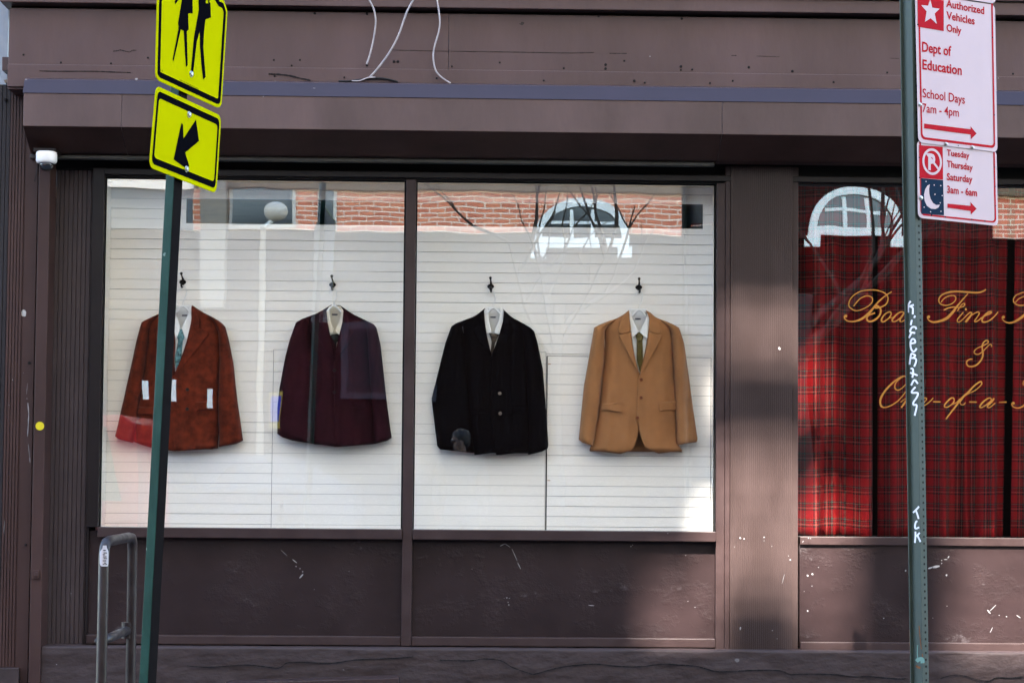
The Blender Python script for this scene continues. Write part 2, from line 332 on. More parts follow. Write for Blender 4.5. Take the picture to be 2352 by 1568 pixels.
MB().box(RX(800), RX(985), HY+.09, HY+.12, RZ(905), RZ(758)).build('door_panel', M_GREYDOOR, f)
MB().box(RX(466), RX(520), HY, HY+.35, RZ(715), 24).build('cream_pilaster', mat('pale_pilaster_stone', (.40, .33, .25), .8), hb)
b = MB().box(RX(592), RX(672), HY+1.2, HY+1.7, .85, 1.05).box(RX(600), RX(664), HY+1.25, HY+1.65, 0, .85)
tag(b.build('stone_gatepost', M_TRIM, bevel=.02), 'white stone gatepost on the far pavement, mirrored below the maroon jacket', 'gatepost')
for a, c in ((341, 905), (402, 905), (485, 920)):
    MB().box(RX(a-7), RX(a+7), HY+.021, HY+.03, RZ(c+22), RZ(c-22)).build('glint_panel', M_TRIM, hb)  # white panels added to put bright mirrored spots on the rust jacket
f = MB().box(RX(622), RX(650), HY+.021, HY+.06, RZ(990), RZ(902)).build('shop_panel', mat('yellow_board', (.55, .36, .05), .6), hb)
MB().box(RX(626), RX(648), HY+.061, HY+.07, RZ(972), RZ(912)).build('blue_panel', mat('blue_board', (.03, .06, .45), .6), f)
# unseen sun mask added on the roof; holes shape the sun patches on the shop
tt = (abs(HY)-.06)/(math.cos(a_)*math.cos(e_)); DX = -tt*math.sin(a_)*math.cos(e_); DZ = tt*math.sin(e_)
holes = [(1655, 1900, 640, 800), (1605, 1960, 972, 1250), (1480, 1652, 1250, 1475), (1652, 1836, 1250, 1345), (1836, 1955, 1250, 1460), (2185, 2480, 1120, 1540)]
HR = [(X(a, 1000, -.06)+DX, X(b_, 1000, -.06)+DX, Z(d, -.06)+DZ, Z(c, -.06)+DZ) for a, b_, c, d in holes]
xs = sorted({-48.0, 48.0, *[v for h in HR for v in h[:2]]}); zs = sorted({24.4, 44.0, *[v for h in HR for v in h[2:]]})
b = MB()
for i in range(len(xs)-1):
    for j in range(len(zs)-1):
        mx_, mz_ = (xs[i]+xs[i+1])/2, (zs[j]+zs[j+1])/2
        if any(h[0] < mx_ < h[1] and h[2] < mz_ < h[3] for h in HR): continue
        b.box(xs[i], xs[i+1], HY-.12, HY, zs[j], zs[j+1])
b.build('sun_mask', M_PALEWALL, hb)
for h in HR:
    z = h[2]+.05
    while z < h[3]-.04: MB().box(h[0], h[1], HY-.08, HY-.064, z, z+.036).build('sun_mask_slat', M_PALEWALL, hb); z += .10  # added slats dim the sun that passes each hole

# ------------------------------------------------------------------ the shop front
shop = thing('shop_building', 'dark brown painted shop front with two plate glass display windows and a shutter box', 'building', (0, 0, 0))
XL, XR = X(20, 100, -.3), 4.6
# upper fascia: sheet panels, ledge board, screws and seams
YF = -.30
b = MB()
zA, zB = Z(196, YF), Z(31, YF)
seams = [XL, X(1030, 100, YF), X(2560, 100, YF), XR]
for i in range(3): b.box(seams[i]+(.0015 if i else 0), seams[i+1], YF, 0.05, zA-.05, zB-.006)
fas = b.build('fascia', M_FASCIA, shop, bevel=.002)
MB().box(XL, XR, YF-.014, YF-.0003, zA-.04, Z(163, YF)).build('lower_flange', M_FASCIA, shop, bevel=.003)
MB().box(XL, XR, YF+.05, .05, zB-.006, zB+.012).build('shadow_gap', M_BLACK, shop)
MB().box(X(5, 10, YF), XR, YF-.05, .05, zB+.012, zB+.075).build('ledge_board', M_FASCIA, shop, bevel=.004)
MB().box(X(5, 10, YF), XR, YF-.065, .05, zB+.079, zB+.40).build('ledge_board', M_FASCIA, shop, bevel=.004)
MB().box(XL-.4, XR, -.20, .30, zB+.41, 7.4).build('upper_wall', M_PILLAR, shop)
# screws in the fascia
b = MB()
sc_px = [(723,31,1),(843,32,1),(1375,37,1),(2,2,0),(1566,43,1),(140,144,0),(255,146,0),(54,126,0),(340,133,0),(629,138,0),(689,138,0),(670,151,0),(843,150,1),(905,142,1),(914,142,1),(1148,144,0),(1038,153,0),
         (1391,149,1),(1391,158,1),(1434,140,0),(1564,153,1),(1564,161,0),(1590,160,0),(1720,155,1),(1295,157,0),(1820,164,1),(2038,167,0),(1915,189,0),
         (631,175,0),(791,178,0),(1003,180,0),(1249,185,0),(1457,186,1),(1481,190,0),(1631,191,0),(1683,186,0),(1753,30,0),(2327,170,0),(2328,45,0)]
for px, py, big in sc_px:
    y = YF-.0145 if py > 164 else YF
    c = pt(px, py, y-.001); r = .0068 if big else .0050
    MB().lathe(c, [(r, .002), (r, -.001), (r*.6, -.003)], 8, 'y').build('screw', M_CRACK, fas)
# thin horizontal lap seam and a ragged tear in the fascia paint
def crackline(pts, y, wid, name='crack', m=M_CRACK, parent=None):
    bb = MB(); P = [pt(a, c, y) for a, c in catmull(pts, 5)]
    for i in range(len(P)-1):
        k = (0.5+random.random()*.8)*wid; k2 = (0.5+random.random()*.8)*wid
        z1, z2 = Vector((0, 0, k/2)), Vector((0, 0, k2/2)); dv = Vector((0, .003, 0))
        bb.add([P[i]-z1, P[i+1]-z2, P[i+1]+z2, P[i]+z1, P[i]-z1+dv, P[i+1]-z2+dv, P[i+1]+z2+dv, P[i]+z1+dv], [(0, 1, 2, 3), (0, 4, 5, 1), (3, 2, 6, 7)])
    return bb.build(name, m, parent or shop)
crackline([(900,115),(1030,118),(1180,120),(1240,121),(1320,122),(1365,121)], YF-.0012, .0028, 'lap_seam')
crackline([(1400,123),(1440,123)], YF-.0012, .003, 'lap_seam'); crackline([(1680,128),(1692,128)], YF-.0012, .003, 'lap_seam'); crackline([(1738,129),(1790,131)], YF-.0012, .002, 'lap_seam')
crackline([(2045,134),(2065,135)], YF-.0012, .002, 'lap_seam')
crackline([(260,118),(270,117),(276,115),(284,117),(297,120),(304,116),(313,116)], YF-.0012, .004, 'paint_tear')
crackline([(617,170),(640,171),(665,174),(690,180),(713,185)], YF-.017, .007, 'loose_flashing')
crackline([(90,163),(130,164),(210,164),(240,165),(300,167)], YF-.0155, .004, 'loose_flashing')
# shutter box: sloping flashing, upright face, underside, bottom bar
xh0 = X(52, 260, -.40)
prof = [(-.347, Z(195, -.347)), (-.385, Z(227.5, -.385)), (-.392, Z(303, -.392)), (-.20, Z(362, -.20)), (-.16, Z(367, -.16)), (-.10, Z(372, -.10)), (-.02, Z(372, -.02)), (-.02, Z(196, -.02))]
cuts = [xh0, X(278, 260, -.4), X(1659, 260, -.4), XR]
box_parts = []
b = MB()
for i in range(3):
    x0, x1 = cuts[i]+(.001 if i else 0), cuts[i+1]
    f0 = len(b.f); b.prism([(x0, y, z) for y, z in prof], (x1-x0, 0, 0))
    for q in (4, 5, 6): b.mi[f0+q] = 1  # underside faces take a colour darkened for shade as well as grime
hz = b.build('shutter_box', [M_HOUSING, mat('shaded_grimy_underside', (.072, .040, .036), .6, var=.3, vscale=3, spec=.06, specks=(8, .05, .12, (.22, .18, .16)))], shop, bevel=.0025)
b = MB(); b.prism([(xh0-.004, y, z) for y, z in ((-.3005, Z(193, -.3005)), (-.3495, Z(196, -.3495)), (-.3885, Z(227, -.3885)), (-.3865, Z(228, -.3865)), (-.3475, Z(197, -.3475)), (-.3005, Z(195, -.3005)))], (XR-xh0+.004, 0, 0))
b.build('sloping_flashing', mat('sky_tinted_flashing', (.030, .019, .033), .36, spec=.13, var=.12, vscale=3, bump=.05, bscale=4, bdist=.03), shop)  # blue-violet base colour imitates the sky mirrored in the strip
b = MB(); P = [(-.150, Z(366, -.15)), (-.172, Z(369, -.172)), (-.172, Z(376, -.172)), (-.150, Z(379, -.15)), (-.06, Z(379, -.06)), (-.06, Z(368, -.06))]
x0, x1 = X(70, 370, -.15), X(1640, 370, -.15)
b.prism([(x0, y, z) for y, z in P], (x1-x0, 0, 0)); b.build('shutter_bottom_bar', mat('dusty_rubber_bar', (.085, .078, .070), .7, var=.2, vscale=12), shop, bevel=.004)
# white bird-lime / paint spots on the flashing
b = MB()
for px, py, r in [(313,182,.008),(318,193,.009),(316,189,.004),(60,184,.006),(200,200,.003),(595,197,.0035),(616,205,.008),(621,203,.007),(632,187,.003),(605,222,.003),(721,206,.011),(726,204,.006),(655,213,.003),(534,213,.003),(1493,136-6,.003),(2293,180,.003)]:
    fr = (py-196)/(226-196); y = -.3495-.039*min(max(fr, -.02), 1.05)-.0035
    c = pt(px, py, y); b = MB()
    b.add([c+Vector((r*math.cos(t*.785)*(.7+.5*random.random()), 0, r*.8*math.sin(t*.785)*(.7+.5*random.random()))) for t in range(8)], [tuple(range(8))])
    b.build('paint_spot', M_WHITEPAINT, shop)

# ---- vertical members at the left
def ridged(x0, x1, z0, z1, y, pitch, gw, gd, back):
    n = max(1, round((x1-x0)/pitch)); p = (x1-x0)/n; P = [(x0, back)]
    for i in range(n):
        a = x0+i*p; P += [(a, y), (a+p-gw, y), (a+p-gw*.7, y+gd), (a+p-gw*.3, y+gd)]
    P += [(x1, y+gd), (x1, back)]
    return MB().prism([(q[0], q[1], z0) for q in P], (0, 0, z1-z0))
ZB, ZT = 0.0, Z(340, -.1)
ZLED = Z(1487, -.1)
def XV(pxt, pxb, y):      # a vertical edge given by its pixel column near the top and near the bottom
    return (X(pxt, 450, y)+X(pxb, 1400, y))/2
yP = -.13
xa, xb = XV(-46, -66, yP), XV(19, 2, yP)
x1_, x2_ = XV(19, 2, yP), XV(53, 40, yP)
pil = ridged(x1_, x2_, .25, Z(188, yP), yP, .0165, .005, .006, .05).build('fluted_pilaster', M_POST, shop)
MB().box(x2_+.0005, XV(86, 66, yP), yP+.004, .05, 0, Z(205, yP)).build('pilaster_side', M_POST, shop, bevel=.002)
MB().box(X(4, 165, yP-.05), X(67, 165, yP-.05), yP-.05, .04, Z(181, yP), Z(150, yP)).build('pilaster_cap', M_FASCIA, shop, bevel=.003)
MB().prism([pt(8, 184, yP-.04), pt(63, 177, yP-.04), pt(62, 183, yP-.04), pt(12, 191, yP-.04)], (0, .08, 0)).build('broken_moulding', mat('bare_weathered_wood', (.30, .22, .17), .8, var=.4, vscale=20, stretch=(.3, 1, 2)), shop)
MB().box(x1_-.001, XV(62, 50, yP-.03), yP-.03, .05, -.0, .249).build('pilaster_base', M_PLINTH, shop, bevel=.004)
yG = -.165
gx0, gx1 = XV(88, 68, yG), XV(116, 94, yG)
MB().box(gx0, gx1, yG, -.001, 0, ZT).build('shutter_guide', M_POST, shop, bevel=.003)
rx0, rx1 = XV(118, 96, 0), XV(209, 197, 0)
ridged(gx1+.001, rx1, ZLED-.02, Z(370, 0), -.004, .0215, .006, .006, .06).build('fluted_recess', mat('dark_fluted_paint', (.078, .056, .058), .45, var=.12, vscale=6), shop)
# ---- window frames
yW = -.045
jx0, jx1 = XV(209, 197, yW), XV(238, 223, yW)
wl, wr = XV(238, 223, 0), XV(1641, 1641, 0)
ml, mr = XV(931, 924, yW), XV(955, 946, yW)
zt, zb_ = Z(418, 0), Z(1216, 0)
zsill0, zsill1 = Z(1240, -.06), Z(1217, -.06)
dw = MB().box(jx0+.001, jx1, yW, .03, zsill1-.001, Z(396, yW)).build('display_window', M_DARKFRAME, shop, bevel=.002)
MB().box(jx1+.0006, XR, -.055, .02, Z(411, -.055), Z(397, -.055)).build('head_bar', M_DARKFRAME, dw, bevel=.003)
MB().box(jx1+.0006, XR, -.030, .02, zt, Z(411, -.055)-.0006).build('head_bead', M_DARKFRAME, dw, bevel=.002)
MB().box(XL, XR, -.0195, .06, Z(402, -.02)+.001, Z(366, -.02)).build('head_recess', M_BLACK, dw)
MB().box(ml, mr, yW-.012, .02, Z(1484, yW), zt-.0005).build('mullion', M_FRAME, dw, bevel=.003)
jr0, jr1 = XV(1645, 1645, yW), XV(1665, 1665, yW)
MB().box(jr0, jr1, yW, .03, ZLED-.01, zt-.0005).build('right_jamb', M_FRAME, dw, bevel=.003)
for a, b_ in ((jx1+.001, ml-.001), (mr+.001, jr0-.001)):
    MB().box(a, b_, -.07, .03, zsill0, zsill1).build('sill', M_FRAME, dw, bevel=.003)
MB().box(jx1-.004, ml+.002, -.003, .003, zb_-.012, zt+.01).build('pane', M_GLASS, dw)
MB().box(mr-.002, jr0+.004, -.003, .003, zb_-.012, zt+.01).build('pane', M_GLASS, dw)
# dark window gasket (thin black line round the panes)
for a, b_ in ((jx1+.0005, ml-.0005), (mr+.0005, jr0-.0005)):
    g = MB(); g.box(a, a+.006, -.012, -.0035, zb_, zt-.001); g.box(b_-.009, b_, -.012, -.0035, zb_, zt-.001); g.box(a+.0065, b_-.0095, -.012, -.0035, zt-.008, zt-.001)
    g.build('gasket', M_BLACK, dw)
# ---- stall riser below the window
zrail0, zrail1 = Z(1484, -.05), Z(1463, -.05)
for a, b_ in ((jx0+.012, ml-.001), (mr+.001, jr0-.001)):
    MB().box(a, b_, -.012, .06, zrail0+.01, zsill0+.03).build('stall_riser', M_PANEL, shop)
    MB().box(a, b_, -.05, -.0125, zrail0, zrail1).build('bottom_rail', M_FRAME, shop, bevel=.004)
MB().box(jx0+.0005, jx0+.0115, -.03, .06, zrail0, zsill1-.0015).build('riser_stop', M_DARKFRAME, shop)
# ledge and cracked plinth (undulating surface)
def rough_sheet(x0, x1, y, zlo, zhi, amp, nx, nz, back, seed):
    bb = MB(); vs = []; fs = []
    for j in range(nz+1):
        for i in range(nx+1):
            x = x0+(x1-x0)*i/nx; z = zlo+(zhi-zlo)*j/nz
            q = mnoise.fractal(Vector((x*4+seed, z*9, seed)), .8, 2.0, 5)
            e = 1 if j < nz else .3
            vs.append((x, y-amp*q*e, z+(amp*.25*mnoise.noise(Vector((x*5, seed, 1))) if j == nz else 0)))
    for j in range(nz):
        for i in range(nx): k = j*(nx+1)+i; fs.append((k, k+1, k+nx+2, k+nx+1))
    o = len(vs); top = nz*(nx+1)
    vs += [(vs[top+i][0], back, vs[top+i][2]+.002) for i in range(nx+1)]
    fs += [(top+i, top+i+1, o+i+1, o+i) for i in range(nx)]
    bb.add(vs, fs); return bb
rough_sheet(gx1+.002, XR, -.15, 0, ZLED-.004, .006, 420, 42, -.012, 3.0).build('plinth', M_PLINTH, shop, smooth=True)
def crack3(pts, wid, name='plinth_crack'):
    crackline(pts, -.1585, wid*.8, name, M_BLACK)
crack3([(430,1528),(480,1531),(560,1526),(600,1529),(640,1533),(660,1521),(700,1520),(760,1522),(820,1514),(900,1511),(930,1509),(950,1507)], .005)
crack3([(1010,1515),(1080,1516),(1110,1512),(1150,1516),(1176,1531),(1215,1545),(1228,1547),(1260,1538),(1290,1531),(1330,1526),(1370,1524),(1420,1529),(1470,1530),(1520,1524),(1560,1526),(1600,1529),(1640,1540),(1670,1541),(1740,1538),(1790,1539),(1815,1548),(1835,1547),(1890,1547),(1920,1548),(1960,1553),(2000,1553),(2060,1558),(2080,1557)], .0055)
crack3([(2160,1557),(2190,1549),(2215,1551),(2245,1560),(2270,1563),(2290,1555),(2320,1556),(2352,1553)], .005)
crack3([(1004,1550),(1006,1568),(1004,1580)], .006); crack3([(1818,1548),(1821,1570)], .004)
# ---- right pillar and right-hand window
yR = -.06
px0, px1 = XV(1678, 1678, yR), XV(1820, 1820, yR)
MB().box(jr1+.0008, px0-.0008, -.052, .05, ZLED-.015, Z(376, -.05)).build('pillar_trim', M_FRAME, shop, bevel=.003)
pl = ridged(px0, px1, ZLED-.012, Z(376, yR), yR, .0102, .0022, .0013, .06).build('pillar', M_PILLAR, shop)
MB().box(px1+.0006, XV(1833, 1833, -.04), -.045, .06, ZLED-.012, Z(376, yR)).build('pillar_return', M_PILLAR, shop, bevel=.003)
r2x0, r2x1 = XV(1834, 1834, 0), 4.2
cw = MB().box(r2x0+.001, XR, -.05, .03, zsill0-.012, Z(1227, -.06)).build('curtain_window', M_FRAME, shop, bevel=.003)
zs2 = Z(1227, -.06)
MB().box(r2x0-.02, r2x1, -.003, .003, zs2-.02, zt+.03).build('pane', M_GLASS, cw)
MB().box(r2x1-.04, XR, -.05, .06, zs2, zt+.02).build('end_jamb', M_FRAME, cw)
MB().box(r2x0+.001, XR, -.034, .06, zrail0+.01, zsill0+.02).build('stall_riser', M_PANEL, shop)
MB().box(r2x0+.001, XR, -.06, -.0345, zrail0-.008, zrail1-.012).build('bottom_rail', M_FRAME, shop, bevel=.004)
# white spatter on riser, pillar and sill
def spl(lst, y, name='paint_splash', parent=shop):
    lst = [tuple(q[:-1])+(q[-1]*.75,) for q in lst]
    for q in lst:
        bb = MB()
        if len(q) == 3:
            c = pt(q[0], q[1], y); r = q[2]
            bb.add([c+Vector((r*(.7+.6*random.random())*math.cos(t*.785), 0, r*(.7+.6*random.random())*math.sin(t*.785))) for t in range(8)], [tuple(range(8))])
        else:
            a, c = pt(q[0], q[1], y), pt(q[2], q[3], y); d = (c-a).normalized(); nrm = Vector((-d.z, 0, d.x))*q[4]
            bb.add([a-nrm*.6, (a+c)/2-nrm, c-nrm*.5, c+nrm*.5, (a+c)/2+nrm*.9, a+nrm*.6], [(0, 1, 2, 3, 4, 5)])
        bb.build(name, M_WHITEPAINT, parent)
spl([(645,1262,660,1276,.0012),(672,1284,682,1292,.0035),(680,1300,.004),(689,1305,.004),(695,1312,.0035),(696,1318,688,1327,.0055),(802,1311,.002),(722,1353,.002),
     (1149,1253,1160,1248,.003),(1160,1248,1172,1256,.002),(1176,1260,1188,1287,.0018),(1189,1291,1196,1306,.0022),(1164,1372,.004),(1170,1373,.003),(1167,1382,.0035),(1169,1388,.004),(1158,1373,.002),
     (1449,1254,.004),(1453,1251,.003),(1084,1306,.002),(1352,1389,1365,1390,.003),(1331,1367,.002),(1575,1275,.003),(1580,1380,.003),(1596,1394,.003)], -.0155)
spl([(1700,1235,.006),(1709,1237,.005),(1755,1233,.005),(1755,1241,.003),(1687,1255,.003),(1701,1439,1700,1446,.005),(1774,1447,.004),(1785,1466,.003),(1773,1254,.003),(1815,1285,.005),(1802,1318,1796,1340,.0015),(1811,1276,.003)], yR-.0025)
spl([(1855,1321,.006),(1866,1318,.006),(1880,1302,.003),(2080,1310,.006),(2132,1305,2141,1302,.006),(2142,1302,2158,1299,.009),(2163,1293,.004),(2163,1286,.004),(2168,1284,2176,1284,.003),(2177,1281,2180,1276,.004),(2174,1320,.006),
     (2030,1419,.004),(2274,1402,2288,1388,.002),(2268,1400,2275,1408,.004),(2175,1391,.003),(2312,1415,.004),(2335,1412,2344,1418,.003),(2295,1412,.003),(1855,1402,.006),(1865,1345,.003),(1847,1357,.003),(2280,1440,2274,1452,.002)], -.0375)
spl([(1534,1224+0,.003),(1846,1241,1843,1245,.002),(1857,1235,.004),(1862,1236,.003)], -.0735)
spl([(163,1362,.004),(130,1525,.003)], yG-.002)
# long white scuff down the left pilaster
spl([(63,880,61,905,.0012),(62,915,.003),(64,925,66,950,.004),(66,950,65,975,.0035),(65,975,63,1002,.003),(65,1020,68,1050,.0018),(68,1050,69,1062,.003),(29,872,.004),(21,930,.003),(54,856,.002),(89,492,.004),(158,544,.002),(10,1195,9,1225,.0012)], yP-.0025, 'paint_scuff')
# sheets and small ironmongery on the guide
MB().lathe(pt(59, 1250, yP), [(.006, .004), (.006, -.006), (.003, -.008)], 10, 'y').build('bolt_head', M_CRACK, shop)
MB().lathe(pt(67.5, 833, yP), [(.0075, .004), (.0075, -.002)], 10, 'y').build('bolt_head', M_BLACK, shop)
b = MB().box(X(76, 1310, yG), X(91, 1310, yG), yG-.012, yG, Z(1328, yG, 85), Z(1308, yG, 85)); b.box(X(81, 1310, yG), X(89, 1310, yG), yG-.02, yG-.0125, Z(1322, yG, 85), Z(1313, yG, 85))
b.build('hasp', M_POST, shop, bevel=.002)
tag(MB().lathe(pt(91.5, 978, yG-.001), [(.0205, .0008), (.0205, -.0012)], 28, 'y').build('round_sticker', M_YSTICKER), 'small yellow round sticker on the brown shutter guide', 'sticker')

# ---- display vitrine behind the left panes
yb = .235
vz0, vz1 = zb_-.012, zt+.012
vx0, vx1 = jx1-.01, jr0+.012
door = (X(1257, 1000, yb), X(1632, 1000, yb), Z(1217, yb), Z(817, yb))
door2 = (X(626, 1000, yb), X(1252, 1000, yb), Z(1217, yb), Z(808, yb))
slot = (X(427, 490, yb), X(1615, 490, yb), Z(521, yb), Z(464, yb))
pitch = 23.25*(10.75+yb)/5000
zl0 = Z(650, yb)
lines = sorted(zl0+k*pitch for k in range(-40, 40) if vz0-.01 < zl0+k*pitch < vz1)
edges = [vz0-.01]+lines+[vz1]
b = MB(); grv = MB()
def board(x0, x1, z0, z1, y):
    b.box(x0, x1, y, y+.014, z0, z1)
def cutrect(x0, x1, z0, z1, rects):
    out = [(x0, x1, z0, z1)]
    for r in rects:
        nxt = []
        for q in out:
            if q[1] <= r[0] or q[0] >= r[1] or q[3] <= r[2] or q[2] >= r[3]: nxt.append(q); continue
            if q[0] < r[0]: nxt.append((q[0], r[0], q[2], q[3]))
            if q[1] > r[1]: nxt.append((r[1], q[1], q[2], q[3]))
            xa_, xb_ = max(q[0], r[0]), min(q[1], r[1])
            if q[2] < r[2]: nxt.append((xa_, xb_, q[2], r[2]))
            if q[3] > r[3]: nxt.append((xa_, xb_, r[3], q[3]))
        out = nxt
    return out
dgap = (door[0]-.007, door[1]+.003, door[2]-.02, door[3]+.002)
d2gap = (door2[0]-.002, door2[1]+.002, door2[2]-.02, door2[3]+.0015)
for i in range(len(edges)-1):
    z0, z1 = edges[i], edges[i+1]
    x = vx0
    while x < vx1:                      # each course is laid in lengths whose joints close or open a little
        xe = min(vx1, x+random.uniform(.45, 1.5)); g = random.choice([.0006, .0012, .0018, .0018, .0026, .003])
        if vx1-xe < .2: xe = vx1
        for q in cutrect(x, xe, z0+g/2, z1-g/2, [slot, dgap, d2gap]): board(*q, yb+random.uniform(0, .0004))
        x = xe
bw = b.build('display_back_wall', M_BOARD, shop)
MB().box(slot[1], vx1, yb+.016, yb+.03, vz0, vz1).box(vx0, slot[0], yb+.016, yb+.03, vz0, vz1).box(slot[0], slot[1], yb+.016, yb+.03, vz0, slot[2]).box(slot[0], slot[1], yb+.016, yb+.03, slot[3], vz1).build('wall_backing', M_GROOVE, bw)
for dr, nm, yy in ((door, 'access_door', yb-.001), (door2, 'access_door', yb)):
    b = MB()
    for i in range(len(edges)-1):
        z0, z1 = max(edges[i], dr[2]), min(edges[i+1], dr[3]); g = random.choice([.0006, .0014, .0018, .0024])
        if z1-z0 > .004: board(dr[0], dr[1], z0+g/2, z1-g/2, yy)
    o = b.build(nm, M_BOARD, bw)
for zz in (836, 1103): MB().box(door[0]+.001, door[0]+.016, yb-.004, yb, Z(zz, yb), Z(zz, yb)+.004).build('hinge', mat('brass_hinge', (.45, .25, .12), .4, metal=.6), bw)
MB().box(door[0]-.0065, door[0]-.0005, yb+.0145, yb+.0155, vz0, Z(1040, yb)).build('door_gap', M_BLACK, bw)
MB().box(door[1]+.0005, door[1]+.0028, yb+.0005, yb+.013, vz0, door[3]).build('door_gap', M_CRACK, bw)
MB().box(door[0], door[1], yb+.0005, yb+.013, door[3]+.0002, door[3]+.0019).build('door_gap', M_CRACK, bw)
MB().box(door[0]-.0062, door[0]-.0035, yb+.0005, yb+.013, Z(1040, yb)+.001, door[3]).build('door_gap', M_CRACK, bw)
MB().box(door2[0]-.0018, door2[0]-.0004, yb+.0008, yb+.013, Z(1215, yb), door2[3]).build('door_gap', M_CRACK, bw)
# side walls, floor and ceiling of the display
def sideboards(x0, x1):
    b = MB()
    for i in range(len(edges)-1): b.box(x0, x1, .022, yb-.0012, edges[i]+.0006, edges[i+1]-.0006)
    return b
M_SIDE = mat('cream_side_boards', (.86, .80, .73), .55, var=.05, vscale=4)
sideboards(vx0-.014, vx0+.0).build('display_side', M_SIDE, shop); sideboards(vx1, vx1+.014).build('display_side', M_BOARD, shop)
MB().box(vx0-.1, vx0-.0145, .031, .28, vz0-.05, vz1+.05).box(vx1+.0145, vx1+.1, .031, .28, vz0-.05, vz1+.05).build('side_backing', M_DARKROOM, shop)
MB().box(vx0-.014, vx1+.014, .031, .26, vz1+.001, vz1+.03).build('display_ceiling', mat('tan_display_ceiling', (.72, .60, .46), .6), shop)
MB().box(vx0-.014, vx1+.014, .031, .26, vz0-.04, vz0-.011).build('display_floor', mat('grey_display_floor', (.30, .29, .28), .7), shop)
# room seen through the slot above the boards
zc = Z(484, 1.0)
rm = MB(); ry0, ry1 = yb+.0305, 1.6
rm.box(vx0-.3, vx1+.3, ry1, ry1+.05, 0, 3.0); rm.box(vx0-.35, vx0-.3, ry0, ry1, 0, 3.0); rm.box(vx1+.3, vx1+.35, ry0, ry1, 0, 3.0); rm.box(vx0-.3, vx1+.3, ry0, ry1, -.0, .05)
rm.build('back_room', M_DARKROOM, shop)
MB().box(vx0-.3, vx1+.3, ry0, ry1, slot[3]+.01, slot[3]+.06).build('back_room_ceiling', M_OCHRE, shop)

# ---- curtain room
MB().box(r2x0-.06, r2x0-.035, .031, 1.2, .3, zt+.1).box(r2x0-.06, XR, 1.2, 1.25, .3, zt+.1).box(XR, XR+.05, .031, 1.25, .3, zt+.1).box(r2x0-.06, XR, .031, 1.25, zt+.1, zt+.15).box(r2x0-.06, XR, .07, 1.25, .3, zs2-.03).build('curtain_room', M_DARKROOM, shop)
def curtain(name, label, x0, x1, seed, lean0=0, lean1=0, amp=.038):
    nx, nz = 150, 26; zlo, zhi = zs2-.018, zt+.09; vs = []; uvs = []; u = 0; us = []; rnd = random.Random(seed)
    ph = [rnd.uniform(0, 6.28) for _ in range(3)]; fq = [rnd.uniform(.9, 1.2)*11, rnd.uniform(.8, 1.3)*21, rnd.uniform(.8, 1.2)*43]; wd = x1-x0
    def yoff(x, z):
        k = (zhi-z)/(zhi-zlo); s = .75+.35*k
        return amp*s*(math.sin(fq[0]*x*2.2+ph[0]+.25*math.sin(z*2))+.55*math.sin(fq[1]*x*2.0+ph[1]+.3*z)+.25*math.sin(fq[2]*x*2+ph[2]))
    pv = None
    for i in range(nx+1):
        x = x0+wd*i/nx; p = (x, yoff(x, 1.5))
        if pv: u += math.hypot(p[0]-pv[0], p[1]-pv[1])
        us.append(u); pv = p
    for j in range(nz+1):
        z = zlo+(zhi-zlo)*j/nz; k = 1-j/nz
        for i in range(nx+1):
            t = i/nx; x = x0+wd*t+(lean0*(1-t)+lean1*t)*k
            vs.append((x, .17+yoff(x, z), z+.004*math.sin(t*9+seed))); uvs.append((us[i], z+.0015*math.sin(us[i]*9+seed)))
    fs = [(j*(nx+1)+i, j*(nx+1)+i+1, (j+1)*(nx+1)+i+1, (j+1)*(nx+1)+i) for j in range(nz) for i in range(nx)]
    me = bpy.data.meshes.new(name); me.from_pydata(vs, [], fs); me.materials.append(M_TARTAN); uvl = me.uv_layers.new(name='cloth')
    for lp in me.loops: uvl.data[lp.index].uv = uvs[lp.vertex_index]
    me.polygons.foreach_set('use_smooth', [True]*len(me.polygons))
    o = bpy.data.objects.new(name, me); COL.objects.link(o)
    sm = o.modifiers.new('thickness', 'SOLIDIFY'); sm.thickness = .0015
    return tag(o, label, 'curtain', 'tartan curtains in the right window')
yc = .17
curtain('tartan_curtain', 'red tartan curtain hanging against the fluted pillar, before the first dark gap', X(1838, 900, yc)-.03, X(2003, 900, yc), 3, 0, .0)
curtain('tartan_curtain', 'wide red tartan curtain behind the green signpost and gold script', X(2019, 900, yc), X(2322, 900, yc), 5, 0, .0+X(2312, 1200, yc)-X(2324, 900, yc))
curtain('tartan_curtain', 'red tartan curtain past the narrow second dark gap, cut off by the photo edge', X(2333, 900, yc), 4.1, 9, X(2322, 1200, yc)-X(2333, 900, yc), 0)

